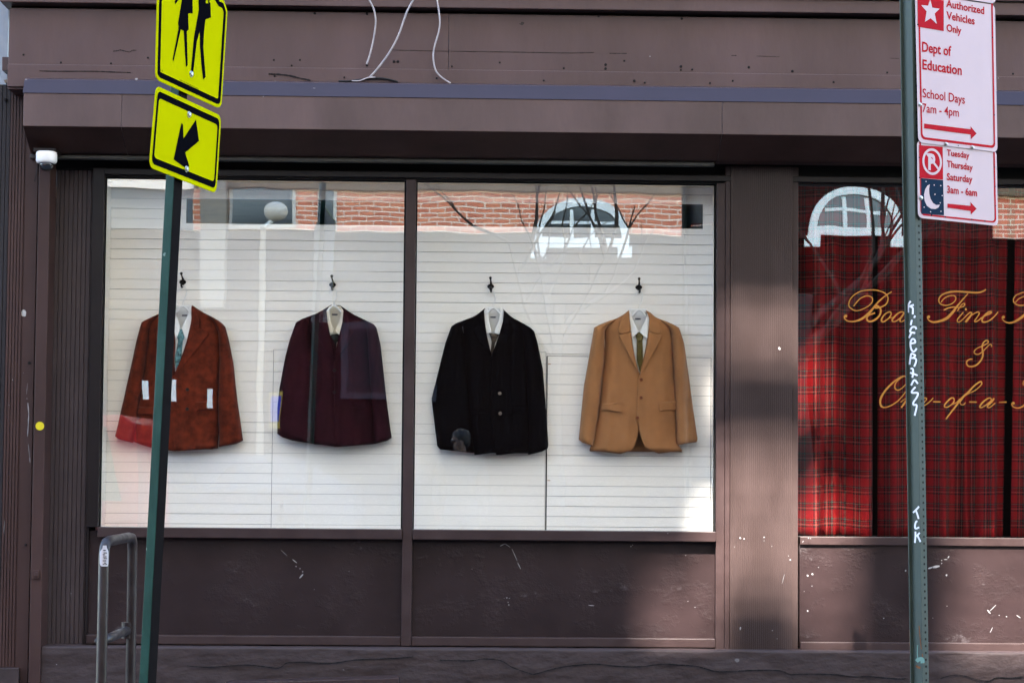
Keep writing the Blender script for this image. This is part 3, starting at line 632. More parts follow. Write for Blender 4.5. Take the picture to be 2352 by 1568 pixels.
# ------------------------------------------------------------------ gold script on the right window
def ribbon(bb, pts, wfun, place, k0):
    P = catmull(pts, 9); n = len(P); L_, Rr = [], []
    for i, p in enumerate(P):
        a, c = P[max(i-1, 0)], P[min(i+1, n-1)]; dx, dy = c[0]-a[0], c[1]-a[1]; l = math.hypot(dx, dy) or 1
        wv = wfun(i/(n-1))/2; nx_, ny_ = -dy/l*wv, dx/l*wv; off = k0+i*4e-6
        L_.append(place(p[0]+nx_, p[1]+ny_, off)); Rr.append(place(p[0]-nx_, p[1]-ny_, off))
    bb.add(L_+Rr, [(i, i+1, n+i+1, n+i) for i in range(n-1)])
gold = MB(); kk = [0]
def gplace(x, y, o): return pt(x, y, -.0045-o)
def gs(off, pts, wmax, wmin=2.6, peak=.5, bulb=None, sc=12.8):
    wmax *= .84; wmin *= .84; P = [(off[0]+a/sc, off[1]+c/sc) for a, c in pts]
    ribbon(gold, P, lambda s: wmin+(wmax-wmin)*math.exp(-((s-peak)/.22)**2), gplace, kk[0]); kk[0] = (kk[0]+.00045) % .0024
    if bulb:
        c = P[bulb]; n = 14
        gold.face([gplace(c[0]+2.9*math.cos(2*math.pi*t/n), c[1]+3.4*math.sin(2*math.pi*t/n), kk[0]+.0002) for t in range(n)])
A = (1923.25, 649.25); Bq = (2107, 649.25); Cq = (2168.25, 649.25); Dq = (2002.9, 845.25); Eq = (2168.25, 771.75); Fq = (2168.25, 857.5)
gs(A, [(1600,265),(1460,350),(1330,450),(1180,590),(1060,740),(960,860),(830,980),(680,1080),(520,1130),(400,1140),(300,1120),(225,1060),(205,1000),(230,955),(255,980)], 6.4, 2.7, .40, -1)
gs(A, [(480,690),(560,580),(680,460),(820,395),(930,390),(1010,430),(1035,500),(1010,590),(920,680),(780,760),(620,815),(520,815),(410,760),(345,690),(340,600),(390,470),(520,340),(700,250),(900,215),(1060,210),(1220,235),(1370,290),(1460,370),(1490,470),(1465,580),(1400,660),(1290,710),(1180,740),(1115,730),(1120,695),(1180,680),(1250,740),(1280,830),(1250,940),(1180,1030),(1080,1100),(970,1140),(890,1110),(865,1050),(890,980),(960,940),(1110,885)], 5.2, 2.9, .83)
gs(A, [(1585,900),(1560,858),(1510,862),(1420,910),(1330,1010),(1298,1090),(1325,1145),(1400,1125),(1500,1050),(1570,960),(1585,900)], 4.4, 3.2, .45)
gs(A, [(1500,1045),(1560,1030),(1620,1010)], 2.4, 2.0)
gs(A, [(1960,870),(1880,857),(1780,905),(1660,1015),(1615,1090),(1640,1140),(1720,1130),(1830,1050),(1950,950)], 4.6, 3.0, .4)
gs(A, [(1990,860),(1910,970),(1845,1080),(1860,1145),(1930,1130),(2100,1010),(2300,900),(2530,880)], 4.6, 2.4, .2)
gs(Bq, [(700,570),(770,480),(870,410),(990,380),(1080,380),(1130,430),(1120,510),(1050,590),(940,645),(820,665),(700,630),(640,560),(640,470),(700,380),(820,310),(960,270),(1150,255),(1400,270),(1650,290),(1800,288),(1920,255),(2020,195)], 4.8, 3.0, .8)
gs(Bq, [(1490,320),(1390,430),(1270,570),(1170,690),(1070,830),(960,960),(850,1050),(720,1110),(560,1150),(430,1150),(340,1100),(300,1030),(315,975),(340,1000)], 7.6, 2.8, .44, -1)
gs(Bq, [(780,800),(900,745),(1050,712),(1200,728),(1330,705),(1390,655),(1380,605),(1310,640),(1240,730),(1180,830)], 3.8, 3.0, .0)
gs(Bq, [(1350,870),(1250,990),(1180,1080),(1190,1150),(1260,1140),(1370,1040),(1480,930),(1565,870),(1600,900),(1560,980),(1480,1080),(1420,1160)], 6.0, 3.0, .95)
gs(Bq, [(1425,745),(1430,815)], 4.8, 4.4)
gs(Bq, [(1560,980),(1680,900),(1790,860),(1820,910),(1760,1010),(1690,1110),(1710,1150),(1790,1110),(1900,1020),(2010,960),(2130,910),(2180,870),(2150,850),(2070,880),(1960,980),(1900,1090),(1930,1150),(2020,1150),(2150,1090),(2280,970),(2375,860)], 4.4, 2.9, .66)
gs(Cq, [(2560,700),(2450,850),(2352,960),(2220,1060),(2080,1140),(1940,1178),(1830,1160),(1740,1100),(1710,1030),(1735,985),(1750,1010)], 7.0, 2.8, .25, -1)
gs(Cq, [(2100,580),(2180,490),(2280,430),(2400,400),(2500,430),(2520,520),(2450,610),(2352,655),(2230,665),(2120,630),(2045,550),(2050,460),(2120,370),(2240,310),(2352,275),(2500,250),(2800,280)], 3.6, 2.8)
gold.build('gold_lettering', M_GOLD, cw); gold = MB()
gs(Eq, [(1385,320),(1405,275),(1365,240),(1310,270),(1220,370),(1130,455),(1030,525),(940,530),(890,480),(910,410),(1010,340),(1120,295),(1230,240),(1298,190),(1290,135),(1230,130),(1160,190),(1125,290),(1130,400),(1145,500),(1130,620),(1060,750),(950,850),(830,890),(720,880),(665,800),(690,720),(770,678),(845,680)], 4.2, 2.7, .72)
gold.build('gold_lettering', M_GOLD, cw); gold = MB()
gs(Dq, [(1040,300),(950,235),(800,290),(620,420),(440,600),(310,780),(245,940),(255,1080),(310,1140),(420,1145),(570,1090),(740,980),(860,860),(950,750),(1060,600),(1100,450),(1040,300)], 5.4, 2.8, .33)
gs(Dq, [(1000,470),(950,520),(850,610),(760,645),(690,610),(672,530),(710,420),(820,310),(950,235)], 3.2, 2.6)
gs(Dq, [(840,1000),(930,930),(1010,880)], 2.8, 2.4); gs(Dq, [(860,1160),(960,1020),(1060,880)], 5.2, 4.2)
gs(Dq, [(1480,890),(1560,868),(1605,890),(1590,940),(1530,1010)], 3.2, 2.6); gs(Dq, [(1480,1110),(1560,1085),(1640,1030),(1730,950),(1800,870)], 3.0, 2.6)
gs(Dq, [(1795,985),(1900,987),(2015,988)], 3.4, 3.4)
gs(Fq, [(300,770),(275,715),(190,735),(80,840),(15,930),(30,985),(120,980),(220,910),(290,830),(300,770)], 4.2, 3.0, .3); gs(Fq, [(215,910),(300,885),(390,830),(470,735)], 2.6, 2.2)
gs(Fq, [(640,850),(570,920),(500,905),(475,850),(540,745),(620,650),(760,570),(920,490),(1050,380),(1110,300),(1090,240),(1000,275),(850,400),(700,560),(540,710),(420,860),(300,1020),(160,1200),(60,1335)], 5.2, 2.7, .78)
gs(Fq, [(740,835),(960,838)], 3.4, 3.4); gs(Fq, [(1620,845),(1840,838)], 3.4, 3.4)
gs(Fq, [(1400,780),(1360,720),(1270,745),(1140,845),(1055,960),(1080,1000),(1170,970),(1290,880),(1400,780)], 4.2, 2.8, .4)
gs(Fq, [(1480,725),(1390,840),(1285,950),(1300,1000),(1370,980),(1510,860)], 5.0, 2.6, .2)
gs(Fq, [(2550,740),(2450,860),(2352,940),(2240,1000),(2130,1010),(2030,970),(1990,895),(2025,850),(2040,870)], 5.4, 2.6, .15, -1)
gs(Fq, [(2420,180),(2345,235),(2340,330),(2420,350)], 4.0, 3.0)
gold.build('gold_lettering', M_GOLD, cw)

# ------------------------------------------------------------------ things on and beside the shop front
ab = thing('neighbour_building', 'pale blue-grey building edge with a dull brown base, next door to the shop front', 'building', (-3.6, 0, 0))
nx1 = X(18, 120, -.08)
MB().box(-6, nx1-.002, -.08, .3, Z(209, -.08), 7.4).build('pale_wall', M_PALE, ab)
MB().box(-6, XV(-16, -36, -.10), -.12, .3, .26, Z(210, -.10)).build('lower_cladding', M_GREYMETAL, ab)
ridged(XV(-16, -36, -.10)+.001, x1_-.001, .26, Z(212, -.1), -.118, .02, .004, .005, .05).build('corner_strip', M_GREYMETAL, ab)
MB().box(-6, x1_-.002, -.15, .3, 0, .258).build('base_course', M_PLINTH, ab)
MB().lathe(pt(14, 230, -.12), [(.008, .004), (.008, -.012), (.004, -.016)], 10, 'y').build('bolt_head', M_CRACK, ab)

# security camera under the end of the shutter box
cc = pt(107, 364, -.30)
sc_ = thing('security_camera', 'white dome security camera under the end of the shutter box', 'camera', cc)
R1 = 24*10.45/5000
MB().lathe(cc, [(R1*.86, .032), (R1*.97, .028), (R1, .020), (R1, -.012), (R1*.92, -.022), (R1*.72, -.026)], 28).build('housing', M_WHITEPLASTIC, sc_, smooth=True)
MB().lathe(cc, [(R1*.70, -.0255), (R1*.70, -.032), (R1*.62, -.046), (R1*.42, -.058), (R1*.15, -.063)], 24).build('dome', M_SMOKED, sc_, smooth=True)
MB().box(cc.x-R1*1.2, cc.x+R1*.9, cc.y-.02, cc.y+.17, cc.z+.0325, cc.z+.047).build('mounting_plate', M_DARKFRAME, sc_)
tag(MB().tube([pt(84, 388, -.15), pt(84, 398, -.16), pt(80, 412, -.155), pt(79, 417, -.15)], .0022, 6).build('camera_lead', M_IRON), 'short dark lead hanging below the dome camera', 'cable')

# loose cables hanging down in front of the fascia
def cable(pts, r, label, y0, y1, m=M_CABLE, up=.35):
    P = catmull(pts, 6); n = len(P); W = [pt(a, c, y0+(y1-y0)*i/(n-1)) for i, (a, c) in enumerate(P)]
    if up: W = [W[0]+Vector((-(W[1]-W[0]).x*12, .04, up))]+W
    return tag(MB().tube(W, r, 8).build('hanging_cable', m, smooth=True), label, 'cable', 'loose cables on the fascia')
cable([(848,0),(855,14),(860,27),(863,52),(858,90),(850,125),(842,148)], .0042, 'short white cable with a cut end stopping above the flashing', -.37, -.33)
cable([(950,0),(935,27),(915,82),(895,120),(868,157),(849,178)], .0046, 'straight grey cable slanting down to the black tape on the flashing', -.40, -.325)
cable([(1004,0),(1010,45),(1008,72),(998,107),(995,132),(1000,160),(1013,177),(1035,192)], .0040, 'white cable that curls at its lower end on the flashing', -.37, -.335)
cable([(778,187),(800,187),(850,181),(880,181),(905,186),(914,189)], .0050, 'black taped cable lying along the top of the flashing', -.322, -.322, M_RUBBER, 0)
cable([(808,186),(826,186),(845,179),(862,178)], .0034, 'grey taped cable end beside the black taped cable', -.330, -.330, M_CABLE, 0)

# board lying at the foot of the plinth
P = [pt(516, 1568, -.36), pt(918, 1551, -.26), pt(921, 1562, -.26)]
tag(MB().prism([Vector((P[0].x, -.36, 0)), Vector((P[0].x, -.36, P[0].z)), P[1]-Vector((0, .10, 0)), Vector((P[1].x, -.36, 0))], (0, .14, 0)).build('wooden_board', M_FRAME, bevel=.004), 'low dark board leaning along the cracked plinth below the mullion', 'board')

# ------------------------------------------------------------------ signposts at the kerb
YS = -3.59
def post_solid(bb, poly2, ex, ey, p_bot, p_top):
    vs = [p_bot+ex*a+ey*c for a, c in poly2]+[p_top+ex*a+ey*c for a, c in poly2]; n = len(poly2)
    bb.add(vs, [tuple(range(n-1, -1, -1)), tuple(range(n, 2*n))]+[(i, (i+1) % n, n+(i+1) % n, n+i) for i in range(n)])
class Plane:
    def __init__(s, P0, yaw, tilt=0):
        s.P0 = P0; th = R(yaw); s.u = Vector((math.cos(th), math.sin(th), 0)); s.n = Vector((math.sin(th), -math.cos(th), 0))
        v = Vector((0, 0, 1)); t = R(tilt); s.v = v*math.cos(t)-s.n*math.sin(t); s.n = s.u.cross(s.v)
    def w(s, px, py, o=0):
        d = ray(px, py); return CAM_LOC+d*((s.P0-CAM_LOC).dot(s.n)/d.dot(s.n))+s.n*o
def quadmap(pl, q, o):      # unit square -> plane, through the four corners (tl, tr, br, bl)
    c = [pl.w(*k) for k in q]
    return lambda a, t: (c[0]*(1-a)*(1-t)+c[1]*a*(1-t)+c[2]*a*t+c[3]*(1-a)*t)+pl.n*o
def roundrect(a0, a1, t0, t1, ra, rt, n=5):
    out = []
    for cx_, cy_, st in ((a0+ra, t0+rt, 180), (a1-ra, t0+rt, 270), (a1-ra, t1-rt, 0), (a0+ra, t1-rt, 90)):
        for k in range(n+1): g = R(st+90*k/n); out.append((cx_+ra*math.cos(g), cy_+rt*math.sin(g)))
    return out
def ring(bb, f, outer, inner):
    n = len(outer); bb.add([f(*p) for p in outer]+[f(*p) for p in inner], [(i, (i+1) % n, n+(i+1) % n, n+i) for i in range(n)])
def text_on(bb, s, P, ux, vx, bold=.0):      # lettering fitted between two points: ux = whole baseline vector, vx = cap height vector
    cu = bpy.data.curves.new('t', 'FONT'); cu.body = s; cu.size = 1; cu.offset = bold; cu.resolution_u = 3
    ob = bpy.data.objects.new('t', cu); COL.objects.link(ob); dg = bpy.context.evaluated_depsgraph_get(); dg.update()
    me = bpy.data.meshes.new_from_object(ob.evaluated_get(dg)); bpy.data.objects.remove(ob)
    xs_ = [v.co.x for v in me.vertices]; x0, x1 = min(xs_), max(xs_); cap = .72
    bb.add([P+ux*((v.co.x-x0)/(x1-x0))+vx*(v.co.y/cap) for v in me.vertices], [tuple(p.vertices) for p in me.polygons])
    bpy.data.meshes.remove(me)

# --- left post with the yellow school crossing signs
LP = Plane(pt(415, 320, YS), 70)
lp_b, lp_t = pt(341, 1568, YS), pt(401, 430, YS); ax = (lp_t-lp_b).normalized()
bot = lp_b-ax*((lp_b.z+.0)/ax.z); top = lp_t+ax*1.9
sp = thing('sign_post', 'leaning green channel post carrying yellow-green school crossing signs', 'sign post', Vector((bot.x, bot.y, 0)))
wv, dv = .058, .031
Upoly = [(-wv/2, -dv), (wv/2, -dv), (wv/2, 0), (wv/2-.004, 0), (wv/2-.004, -dv+.004), (-wv/2+.004, -dv+.004), (-wv/2+.004, 0), (-wv/2, 0)]
b = MB(); post_solid(b, Upoly, LP.u, LP.n, bot+LP.n*.012, top+LP.n*.012)
lpost = b.build('post', M_GREEN, sp, bevel=.0012)
b = MB(); post_solid(b, [(-wv/2+.0045, -.012), (wv/2-.0005, -.012), (wv/2-.0005, .0012), (-wv/2+.0005, .0012), (-wv/2+.0045, -.001)], LP.u, LP.n, bot+LP.n*.012, top+LP.n*.012)
b.build('post_face', mat('dark_brown_post_face', (.006, .004, .004), .9, var=.3, vscale=20, spec=.05), lpost)

# plaque
q2 = [(347, 197), (497, 267), (486, 445), (331, 385)]
pq = MB(); f0, f1 = quadmap(LP, q2, .016), quadmap(LP, q2, .0185)
rr = roundrect(0, 1, 0, 1, .055, .10)
pq.add([f0(*p) for p in rr]+[f1(*p) for p in rr], [tuple(range(len(rr)-1, -1, -1)), tuple(range(len(rr), 2*len(rr)))]+[(i, (i+1) % len(rr), len(rr)+(i+1) % len(rr), len(rr)+i) for i in range(len(rr))])
pq.mi[0] = 1; plaque = pq.build('arrow_plaque', [M_YELLOW, M_ALU], sp)
b = MB(); f2 = quadmap(LP, q2, .0192); ring(b, f2, roundrect(.025, .975, .055, .945, .04, .075), roundrect(.052, .948, .135, .865, .03, .05))
b.build('border', M_SIGNBLACK, plaque)
arrow = [(1620,1133),(1630,1145),(1634,1170),(1637,1277),(1752,1103),(1780,1298),(1652,1405),(1690,1525),(1665,1550),(1600,1507),(1547,1467),(1605,1190)]
MB().face([LP.w(a/4, c/4, .0196) for a, c in arrow]).build('arrow', M_SIGNBLACK, plaque)
b = MB()
for a, c, l in ((1365, 1472, 40),): text_on(b, 'W16-7P', LP.w(a/4, c/4, .0199), LP.w((a+l)/4, (c+16)/4, .0199)-LP.w(a/4, c/4, .0199), LP.w(a/4, (c-14)/4, .0199)-LP.w(a/4, c/4, .0199))
b.build('small_print', M_SIGNBLACK, plaque)
# pentagon
outl = [(345.5, 168), (347, 178), (354, 187), (487, 247.5), (494, 246.5), (498, 239), (511.3, 30), (510, 22), (503, 2)]
rs = LP.w(511, 27); bl_ = LP.w(344.5, 180); br_ = LP.w(497, 247); lsx = LP.w(352, -30)
wvec = br_-bl_; apex_h = wvec.length*.5
upv = (rs-br_).normalized(); apex = (rs+LP.w(350, -48))/2+upv*apex_h*.55
pent = [LP.w(*p) for p in outl]+[rs+(apex-rs)*.25, rs+(apex-rs)*.94, apex, LP.w(350, -48)+(apex-LP.w(350, -48))*.94, LP.w(351, -56), LP.w(350, -46), LP.w(349.5, 0)]
b = MB(); b.prism([p+LP.n*.016 for p in pent], LP.n*.0025); b.mi[0] = 1; sch = b.build('school_crossing_sign', [M_YELLOW, M_ALU], sp)
cen = sum(pent, Vector())/len(pent)
def inset(poly, d):
    n = len(poly); out = []
    for i in range(n):
        p0, p1, p2 = poly[i-1], poly[i], poly[(i+1) % n]; e1 = (p1-p0).normalized(); e2 = (p2-p1).normalized()
        n1, n2 = LP.n.cross(e1), LP.n.cross(e2)
        if n1.dot(cen-p1) < 0: n1 = -n1
        if n2.dot(cen-p1) < 0: n2 = -n2
        m_ = (n1+n2).normalized(); out.append(p1+m_*d/max(.5, m_.dot(n1)))
    return out
i1, i2 = inset(pent, .0115), inset(pent, .030); n = len(pent); b = MB()
b.add([p+LP.n*.0192 for p in i1+i2], [(i, (i+1) % n, n+(i+1) % n, n+i) for i in range(n)]); b.build('border', M_SIGNBLACK, sch)
figA = [(1640,-40),(1625,0),(1605,110),(1587,215),(1592,240),(1592,270),(1565,410),(1537,550),(1545,568),(1580,420),(1612,275),(1640,288),(1650,470),(1660,620),(1675,605),(1672,430),(1668,292),(1685,278),(1682,200),(1680,128),(1722,128),(1722,60),(1720,5),(1722,-40)]
figB = [(1770,-60),(1775,0),(1780,95),(1758,215),(1735,340),(1720,500),(1705,665),(1725,680),(1742,540),(1760,390),(1788,290),(1790,430),(1802,590),(1818,735),(1842,712),(1830,570),(1820,430),(1826,310),(1840,185),(1890,165),(1888,90),(1885,30),(1870,28),(1866,36),(1843,36),(1842,0),(1840,-60)]
figH = [(1600,-5),(1560,45),(1557,10),(1580,-12)]
for fg in (figA, figB): MB().face([LP.w(a/4, c/4, .0196) for a, c in fg]).build('walking_figure', M_SIGNBLACK, sch)
b = MB().face([LP.w(a/4, c/4, .0196) for a, c in figH]); b.face([LP.w(a/4, c/4, .0196) for a, c in [(1866,-40),(1866,36),(1876,30),(1880,-40)]])
b.build('figure_arm', M_SIGNBLACK, sch)
# heads and shoulders above the frame edge
b = MB()
for (a, c, rx, ry) in ((1690, -150, 26, 52), (1815, -175, 30, 60)): b.face([LP.w((a+rx*math.cos(t*.449))/4, (c+ry*math.sin(t*.449))/4, .0196) for t in range(14)])
b.face([LP.w(a/4, c/4, .0196) for a, c in [(1640,-41),(1660,-95),(1715,-85),(1722,-41)]]); b.face([LP.w(a/4, c/4, .0196) for a, c in [(1770,-61),(1775,-110),(1840,-105),(1840,-61)]])
b.build('figure_head', M_SIGNBLACK, sch)
b = MB(); text_on(b, 'DEPT OF TRANSPORTATION', LP.w(400, 185.5, .0199), LP.w(444, 206.5, .0199)-LP.w(400, 185.5, .0199), LP.w(400, 183, .0199)-LP.w(400, 185.5, .0199), .01)
text_on(b, 'S1-1', LP.w(353, 164, .0199), LP.w(361, 167, .0199)-LP.w(353, 164, .0199), LP.w(353, 158, .0199)-LP.w(353, 164, .0199), .01)
b.build('small_print', M_SIGNBLACK, sch)
def bolt(px, py, pl, parent, r=.0068, o=.019):
    c = pl.w(px, py, o); bb = MB(); n = 10; vs = []
    prof_ = [(r*1.25, 0), (r*1.25, .0015), (r, .002), (r*.9, .006), (r*.4, .0075)]
    for rad, h in prof_: vs += [c+pl.u*rad*math.cos(2*math.pi*k/n)+pl.v*rad*math.sin(2*math.pi*k/n)+pl.n*h for k in range(n)]
    fs = [(i*n+k, i*n+(k+1) % n, (i+1)*n+(k+1) % n, (i+1)*n+k) for i in range(4) for k in range(n)]+[tuple(range(4*n, 5*n))]
    bb.add(vs, fs); return bb.build('bolt', M_BOLT, parent)
bolt(427, 171, LP, sch, .009); bolt(422, 264, LP, plaque, .009); bolt(416, 389, LP, plaque, .009)

# --- right post with the parking signs
RP = Plane(pt(2105, 250, YS), 32, 1)
rb, rt_ = pt(2121.5, 1568, YS), pt(2096, 0, YS); ax2 = (rt_-rb).normalized(); bot2 = rb-ax2*(rb.z/ax2.z); top2 = rt_+ax2*1.6
rp = thing('parking_sign_post', 'grey-green perforated post with red and white parking signs and white scrawl', 'sign post', Vector((bot2.x, bot2.y, 0)))
# profile in (u, n): side web facing the street, flange to the right carrying the holes, small return at the back
g = .0042; wb = .046
prof2 = [(-.016, -wb), (0, -wb), (0, -g), (.024, -g), (.024, 0), (-g, 0), (-g, -wb+g), (-.016, -wb+g)]
b = MB(); post_solid(b, prof2, RP.u, RP.n, bot2, top2); rpost = b.build('post', M_GREENGREY, rp, bevel=.001)
b = MB()
for k in range(160):
    c = bot2+RP.u*.0115+RP.n*.0006+ax2*(.06+k*15.6*7.16/5000)
    if c.z < 3.4: b.face([c+RP.u*.0042*math.cos(t*.785)+ax2*.0042*math.sin(t*.785) for t in range(8)])
b.build('post_hole', M_BLACK, rpost)
# marker writing and rust streaks on the street face of the post
side_n = -RP.u; webP = bot2+side_n*(g+.0006)
def onweb(px, py, o=0):
    d = ray(px, py); n_ = (-RP.u+ax2*RP.u.dot(ax2)).normalized(); P0 = bot2+n_*(g+.0007+o); return CAM_LOC+d*((P0-CAM_LOC).dot(n_)/d.dot(n_))
mk = MB(); kk = [0]
def scr(off, sc, pts, wpx):
    P = [(off[0]+a/sc, off[1]+c/sc) for a, c in pts]
    ribbon(mk, P, lambda s: wpx, lambda x, y, o: onweb(x, y, o*.4), kk[0]); kk[0] = (kk[0]+.0004) % .002
G7 = (2058, 673.75); s7 = 16/3
for pts in ([(180,95),(155,130),(150,165),(150,235)], [(150,165),(185,150),(218,140)], [(170,160),(205,180),(205,255)], [(235,272),(222,300)], [(195,325),(180,388)],
            [(248,440),(240,415),(205,410),(185,430),(172,465),(200,478),(235,485)], [(190,475),(175,510),(158,545)], [(185,612),(235,600),(225,565),(200,558),(180,590),(178,640),(190,690),(215,712),(240,695),(252,670)],
            [(165,870),(175,800),(185,745),(205,740),(235,760),(205,790),(172,785)], [(205,785),(245,805),(245,840),(222,895)], [(178,920),(205,925),(210,975),(200,1030)], [(172,970),(220,985),(265,1005)],
            [(185,1125),(225,1060),(268,1105)], [(238,1145),(195,1195),(200,1215),(265,1220),(255,1270),(215,1330),(215,1362),(250,1365),(252,1400),(228,1495)]): scr(G7, s7, pts, 4.0)
mk.build('marker_scrawl', M_MARKER, rpost); mk = MB()
G8 = (2058, 1139.25); s8 = 11.64
for pts in ([(455,435),(540,355),(615,270)], [(530,375),(570,480),(605,600)], [(570,660),(530,690),(505,800),(530,860),(620,825)], [(520,940),(520,1090),(503,1240)], [(635,970),(570,1040),(530,1060)], [(570,1040),(610,1120),(655,1215)]): scr(G8, s8, pts, 3.8)
mk.build('marker_scrawl', M_MARKER, rpost)
rust = MB(); sv = mk; mk = rust
for pts, wd in (([(2111,1436),(2113,1460),(2116,1490)], 2.0), ([(2118,1500),(2121,1520),(2123,1523)], 2), ([(2089,1445),(2090,1490),(2092,1540)], 1.6), ([(2104,1527),(2108,1531),(2114,1532)], 5)): scr((0, 0), 1, pts, wd)
mk = sv; rust.build('rust_streak', mat('rust', (.22, .075, .025), .85, var=.3, vscale=60), rpost)
mk = MB(); scr((0, 0), 1, [(2105,1518),(2109,1514),(2118,1513),(2119,1522)], 9); scr((0, 0), 1, [(2108,1480),(2107,1500),(2109,1514)], 1.6); mk.build('paint_chip', mat('pale_green_chip', (.16, .30, .25), .5), rpost)

def sign_plate(name, q, o, parent, ra=.05, rt=.035):
    f0, f1 = quadmap(RP, q, o), quadmap(RP, q, o+.0018); r_ = roundrect(0, 1, 0, 1, ra, rt); m = len(r_); bb = MB()
    bb.add([f0(*p) for p in r_]+[f1(*p) for p in r_], [tuple(range(m-1, -1, -1)), tuple(range(m, 2*m))]+[(i, (i+1) % m, m+(i+1) % m, m+i) for i in range(m)])
    bb.mi[0] = 1; return bb.build(name, [M_SIGNWHITE, M_ALU], parent)
def rz(a, c, o): return RP.w(1764+a/4, c/4, o)             # pixel positions read from the sign's enlargement
def rz2(a, c, o): return RP.w(1764+a/4, 392+c/4, o)
def poly(bb, f, pts, o): bb.face([f(a, c, o) for a, c in pts])
oU, oL = .007, .003
qU = [(2098.0, -14.0), (2281.0, 13.0), (2286.8, 350.5), (2105.5, 328)]
qL = [(2104.5, 322), (2286.5, 346), (2290.3, 519.5), (2107, 500.5)]
qT = [(2094.5, -250), (2277, -215), (2280.5, 10.5), (2098.3, -17)]
top_s = sign_plate('parking_sign', qT, oU+.003, rp); b = MB(); ring(b, quadmap(RP, qT, oU+.0054), roundrect(.03, .97, .03, .965, .04, .03), roundrect(.055, .945, .05, .90, .03, .02)); b.build('border', M_SIGNRED, top_s)
up_s = sign_plate('parking_sign', qU, oU, rp)
lo_s = sign_plate('parking_sign', qL, oL, rp, .05, .07)
b = MB(); o = oU+.0024
ring(b, quadmap(RP, qU, o), roundrect(.030, .970, -.03, .977, .05, .03), roundrect(.050, .950, -.02, .960, .04, .024)); b.build('border', M_SIGNRED, up_s)
b = MB(); poly(b, rz, [(1355,-30),(1596,10),(1596,293),(1372,255),(1358,250)], o+.0004); b.build('star_panel', M_SIGNRED, up_s)
star = [(1470,2),(1490,78),(1557,88),(1512,132),(1530,226),(1475,175),(1422,208),(1438,112),(1388,55),(1452,60)]
MB().face([rz(a, c, o+.0008) for a, c in star]).build('star', M_SIGNWHITE, up_s)
def rtext(bb, f, s, x0, y0, x1, y1, cap, o, bold=.022, par=None):
    bb = MB() if par else bb; P = f(x0, y0, o); text_on(bb, s, P, f(x1, y1, o)-P, f(x0, y0-cap, o)-P, bold)
    if par: bb.build('lettering', M_SIGNRED, par)
b = MB(); o2 = o+.0004
rtext(b, rz, 'Authorized', 1618, 70, 1968, 138, 70, o2, par=up_s); rtext(b, rz, 'Vehicles', 1620, 180, 1880, 233, 72, o2, par=up_s); rtext(b, rz, 'Only', 1622, 292, 1758, 320, 68, o2, par=up_s)
rtext(b, rz, 'Dept of', 1396, 478, 1666, 520, 92, o2, par=up_s); rtext(b, rz, 'Education', 1400, 640, 1762, 695, 92, o2, par=up_s)
rtext(b, rz, 'School Days', 1402, 898, 1790, 960, 84, o2, .008, up_s); rtext(b, rz, '7am - 4pm', 1400, 1032, 1735, 1078, 82, o2, .008, up_s)
poly(b, rz, [(1415,1140),(1842,1192),(1842,1165),(1898,1232),(1845,1283),(1845,1242),(1415,1184)], o2)
b.build('arrow', M_SIGNRED, up_s)
b = MB(); o = oL+.0024
ring(b, quadmap(RP, qL, o), roundrect(.025, .975, -.03, .965, .05, .06), roundrect(.045, .955, -.02, .943, .04, .045)); b.build('border', M_SIGNRED, lo_s)
b = MB(); poly(b, rz2, [(1376,-232),(1594,-215),(1598,86),(1382,68)], o+.0004); b.build('no_parking_panel', M_SIGNRED, lo_s)
b = MB(); poly(b, rz2, [(1395,72),(1598,90),(1606,412),(1396,398)], o+.0004); b.build('night_panel', M_SIGNNAVY, lo_s)
b = MB(); C0 = (1496, -80)
N_ = 32; outr = [(C0[0]+90*math.cos(t*2*math.pi/N_), C0[1]+8*math.cos(t*2*math.pi/N_)+122*math.sin(t*2*math.pi/N_)) for t in range(N_)]; inr = [(C0[0]+72*math.cos(t*2*math.pi/N_), C0[1]+6*math.cos(t*2*math.pi/N_)+100*math.sin(t*2*math.pi/N_)) for t in range(N_)]
ring(b, lambda a, c: rz2(a, c, o+.0008), outr, inr)
rtext(b, rz2, 'P', 1460, -12, 1525, -4, 145, o+.0008, .04)
poly(b, rz2, [(1440,-148),(1452,-160),(1560,-20),(1548,-5)], o+.0011)
b.build('no_parking_symbol', M_SIGNWHITE, lo_s)
moon = [(1475,128),(1452,140),(1432,175),(1421,225),(1427,280),(1448,325),(1485,352),(1525,355),(1555,340),(1567,315),(1535,318),(1505,300),(1482,262),(1470,215),(1468,170)]
b = MB(); poly(b, rz2, moon, o+.0008)
for a, c in ((1440,102),(1515,135),(1575,140),(1522,220),(1588,232),(1570,298),(1482,380),(1577,376),(1422,338)): b.face([rz2(a+6*math.cos(t*1.047), c+7*math.sin(t*1.047), o+.0008) for t in range(6)])
b.build('moon_and_stars', M_SIGNWHITE, lo_s)
b = MB(); o2 = o+.0004
rtext(b, rz2, 'Tuesday', 1632, -137, 1840, -110, 58, o2, par=lo_s); rtext(b, rz2, 'Thursday', 1632, -32, 1870, 2, 62, o2, par=lo_s); rtext(b, rz2, 'Saturday', 1632, 87, 1868, 112, 64, o2, par=lo_s); rtext(b, rz2, '3am - 6am', 1634, 205, 1910, 238, 68, o2, par=lo_s)
poly(b, rz2, [(1637,305),(1850,325),(1848,290),(1906,352),(1853,405),(1850,372),(1638,342)], o2)
b.build('arrow', M_SIGNRED, lo_s)
for a, c, pr in ((1375, 965, up_s), (1615, 1328, up_s), (1857, 1358, up_s)): bolt(1764+a/4, c/4, RP, pr, .0055, oU+.002)
bolt(1764+1392/4, 392+252/4, RP, lo_s, .0065, oL+.002)
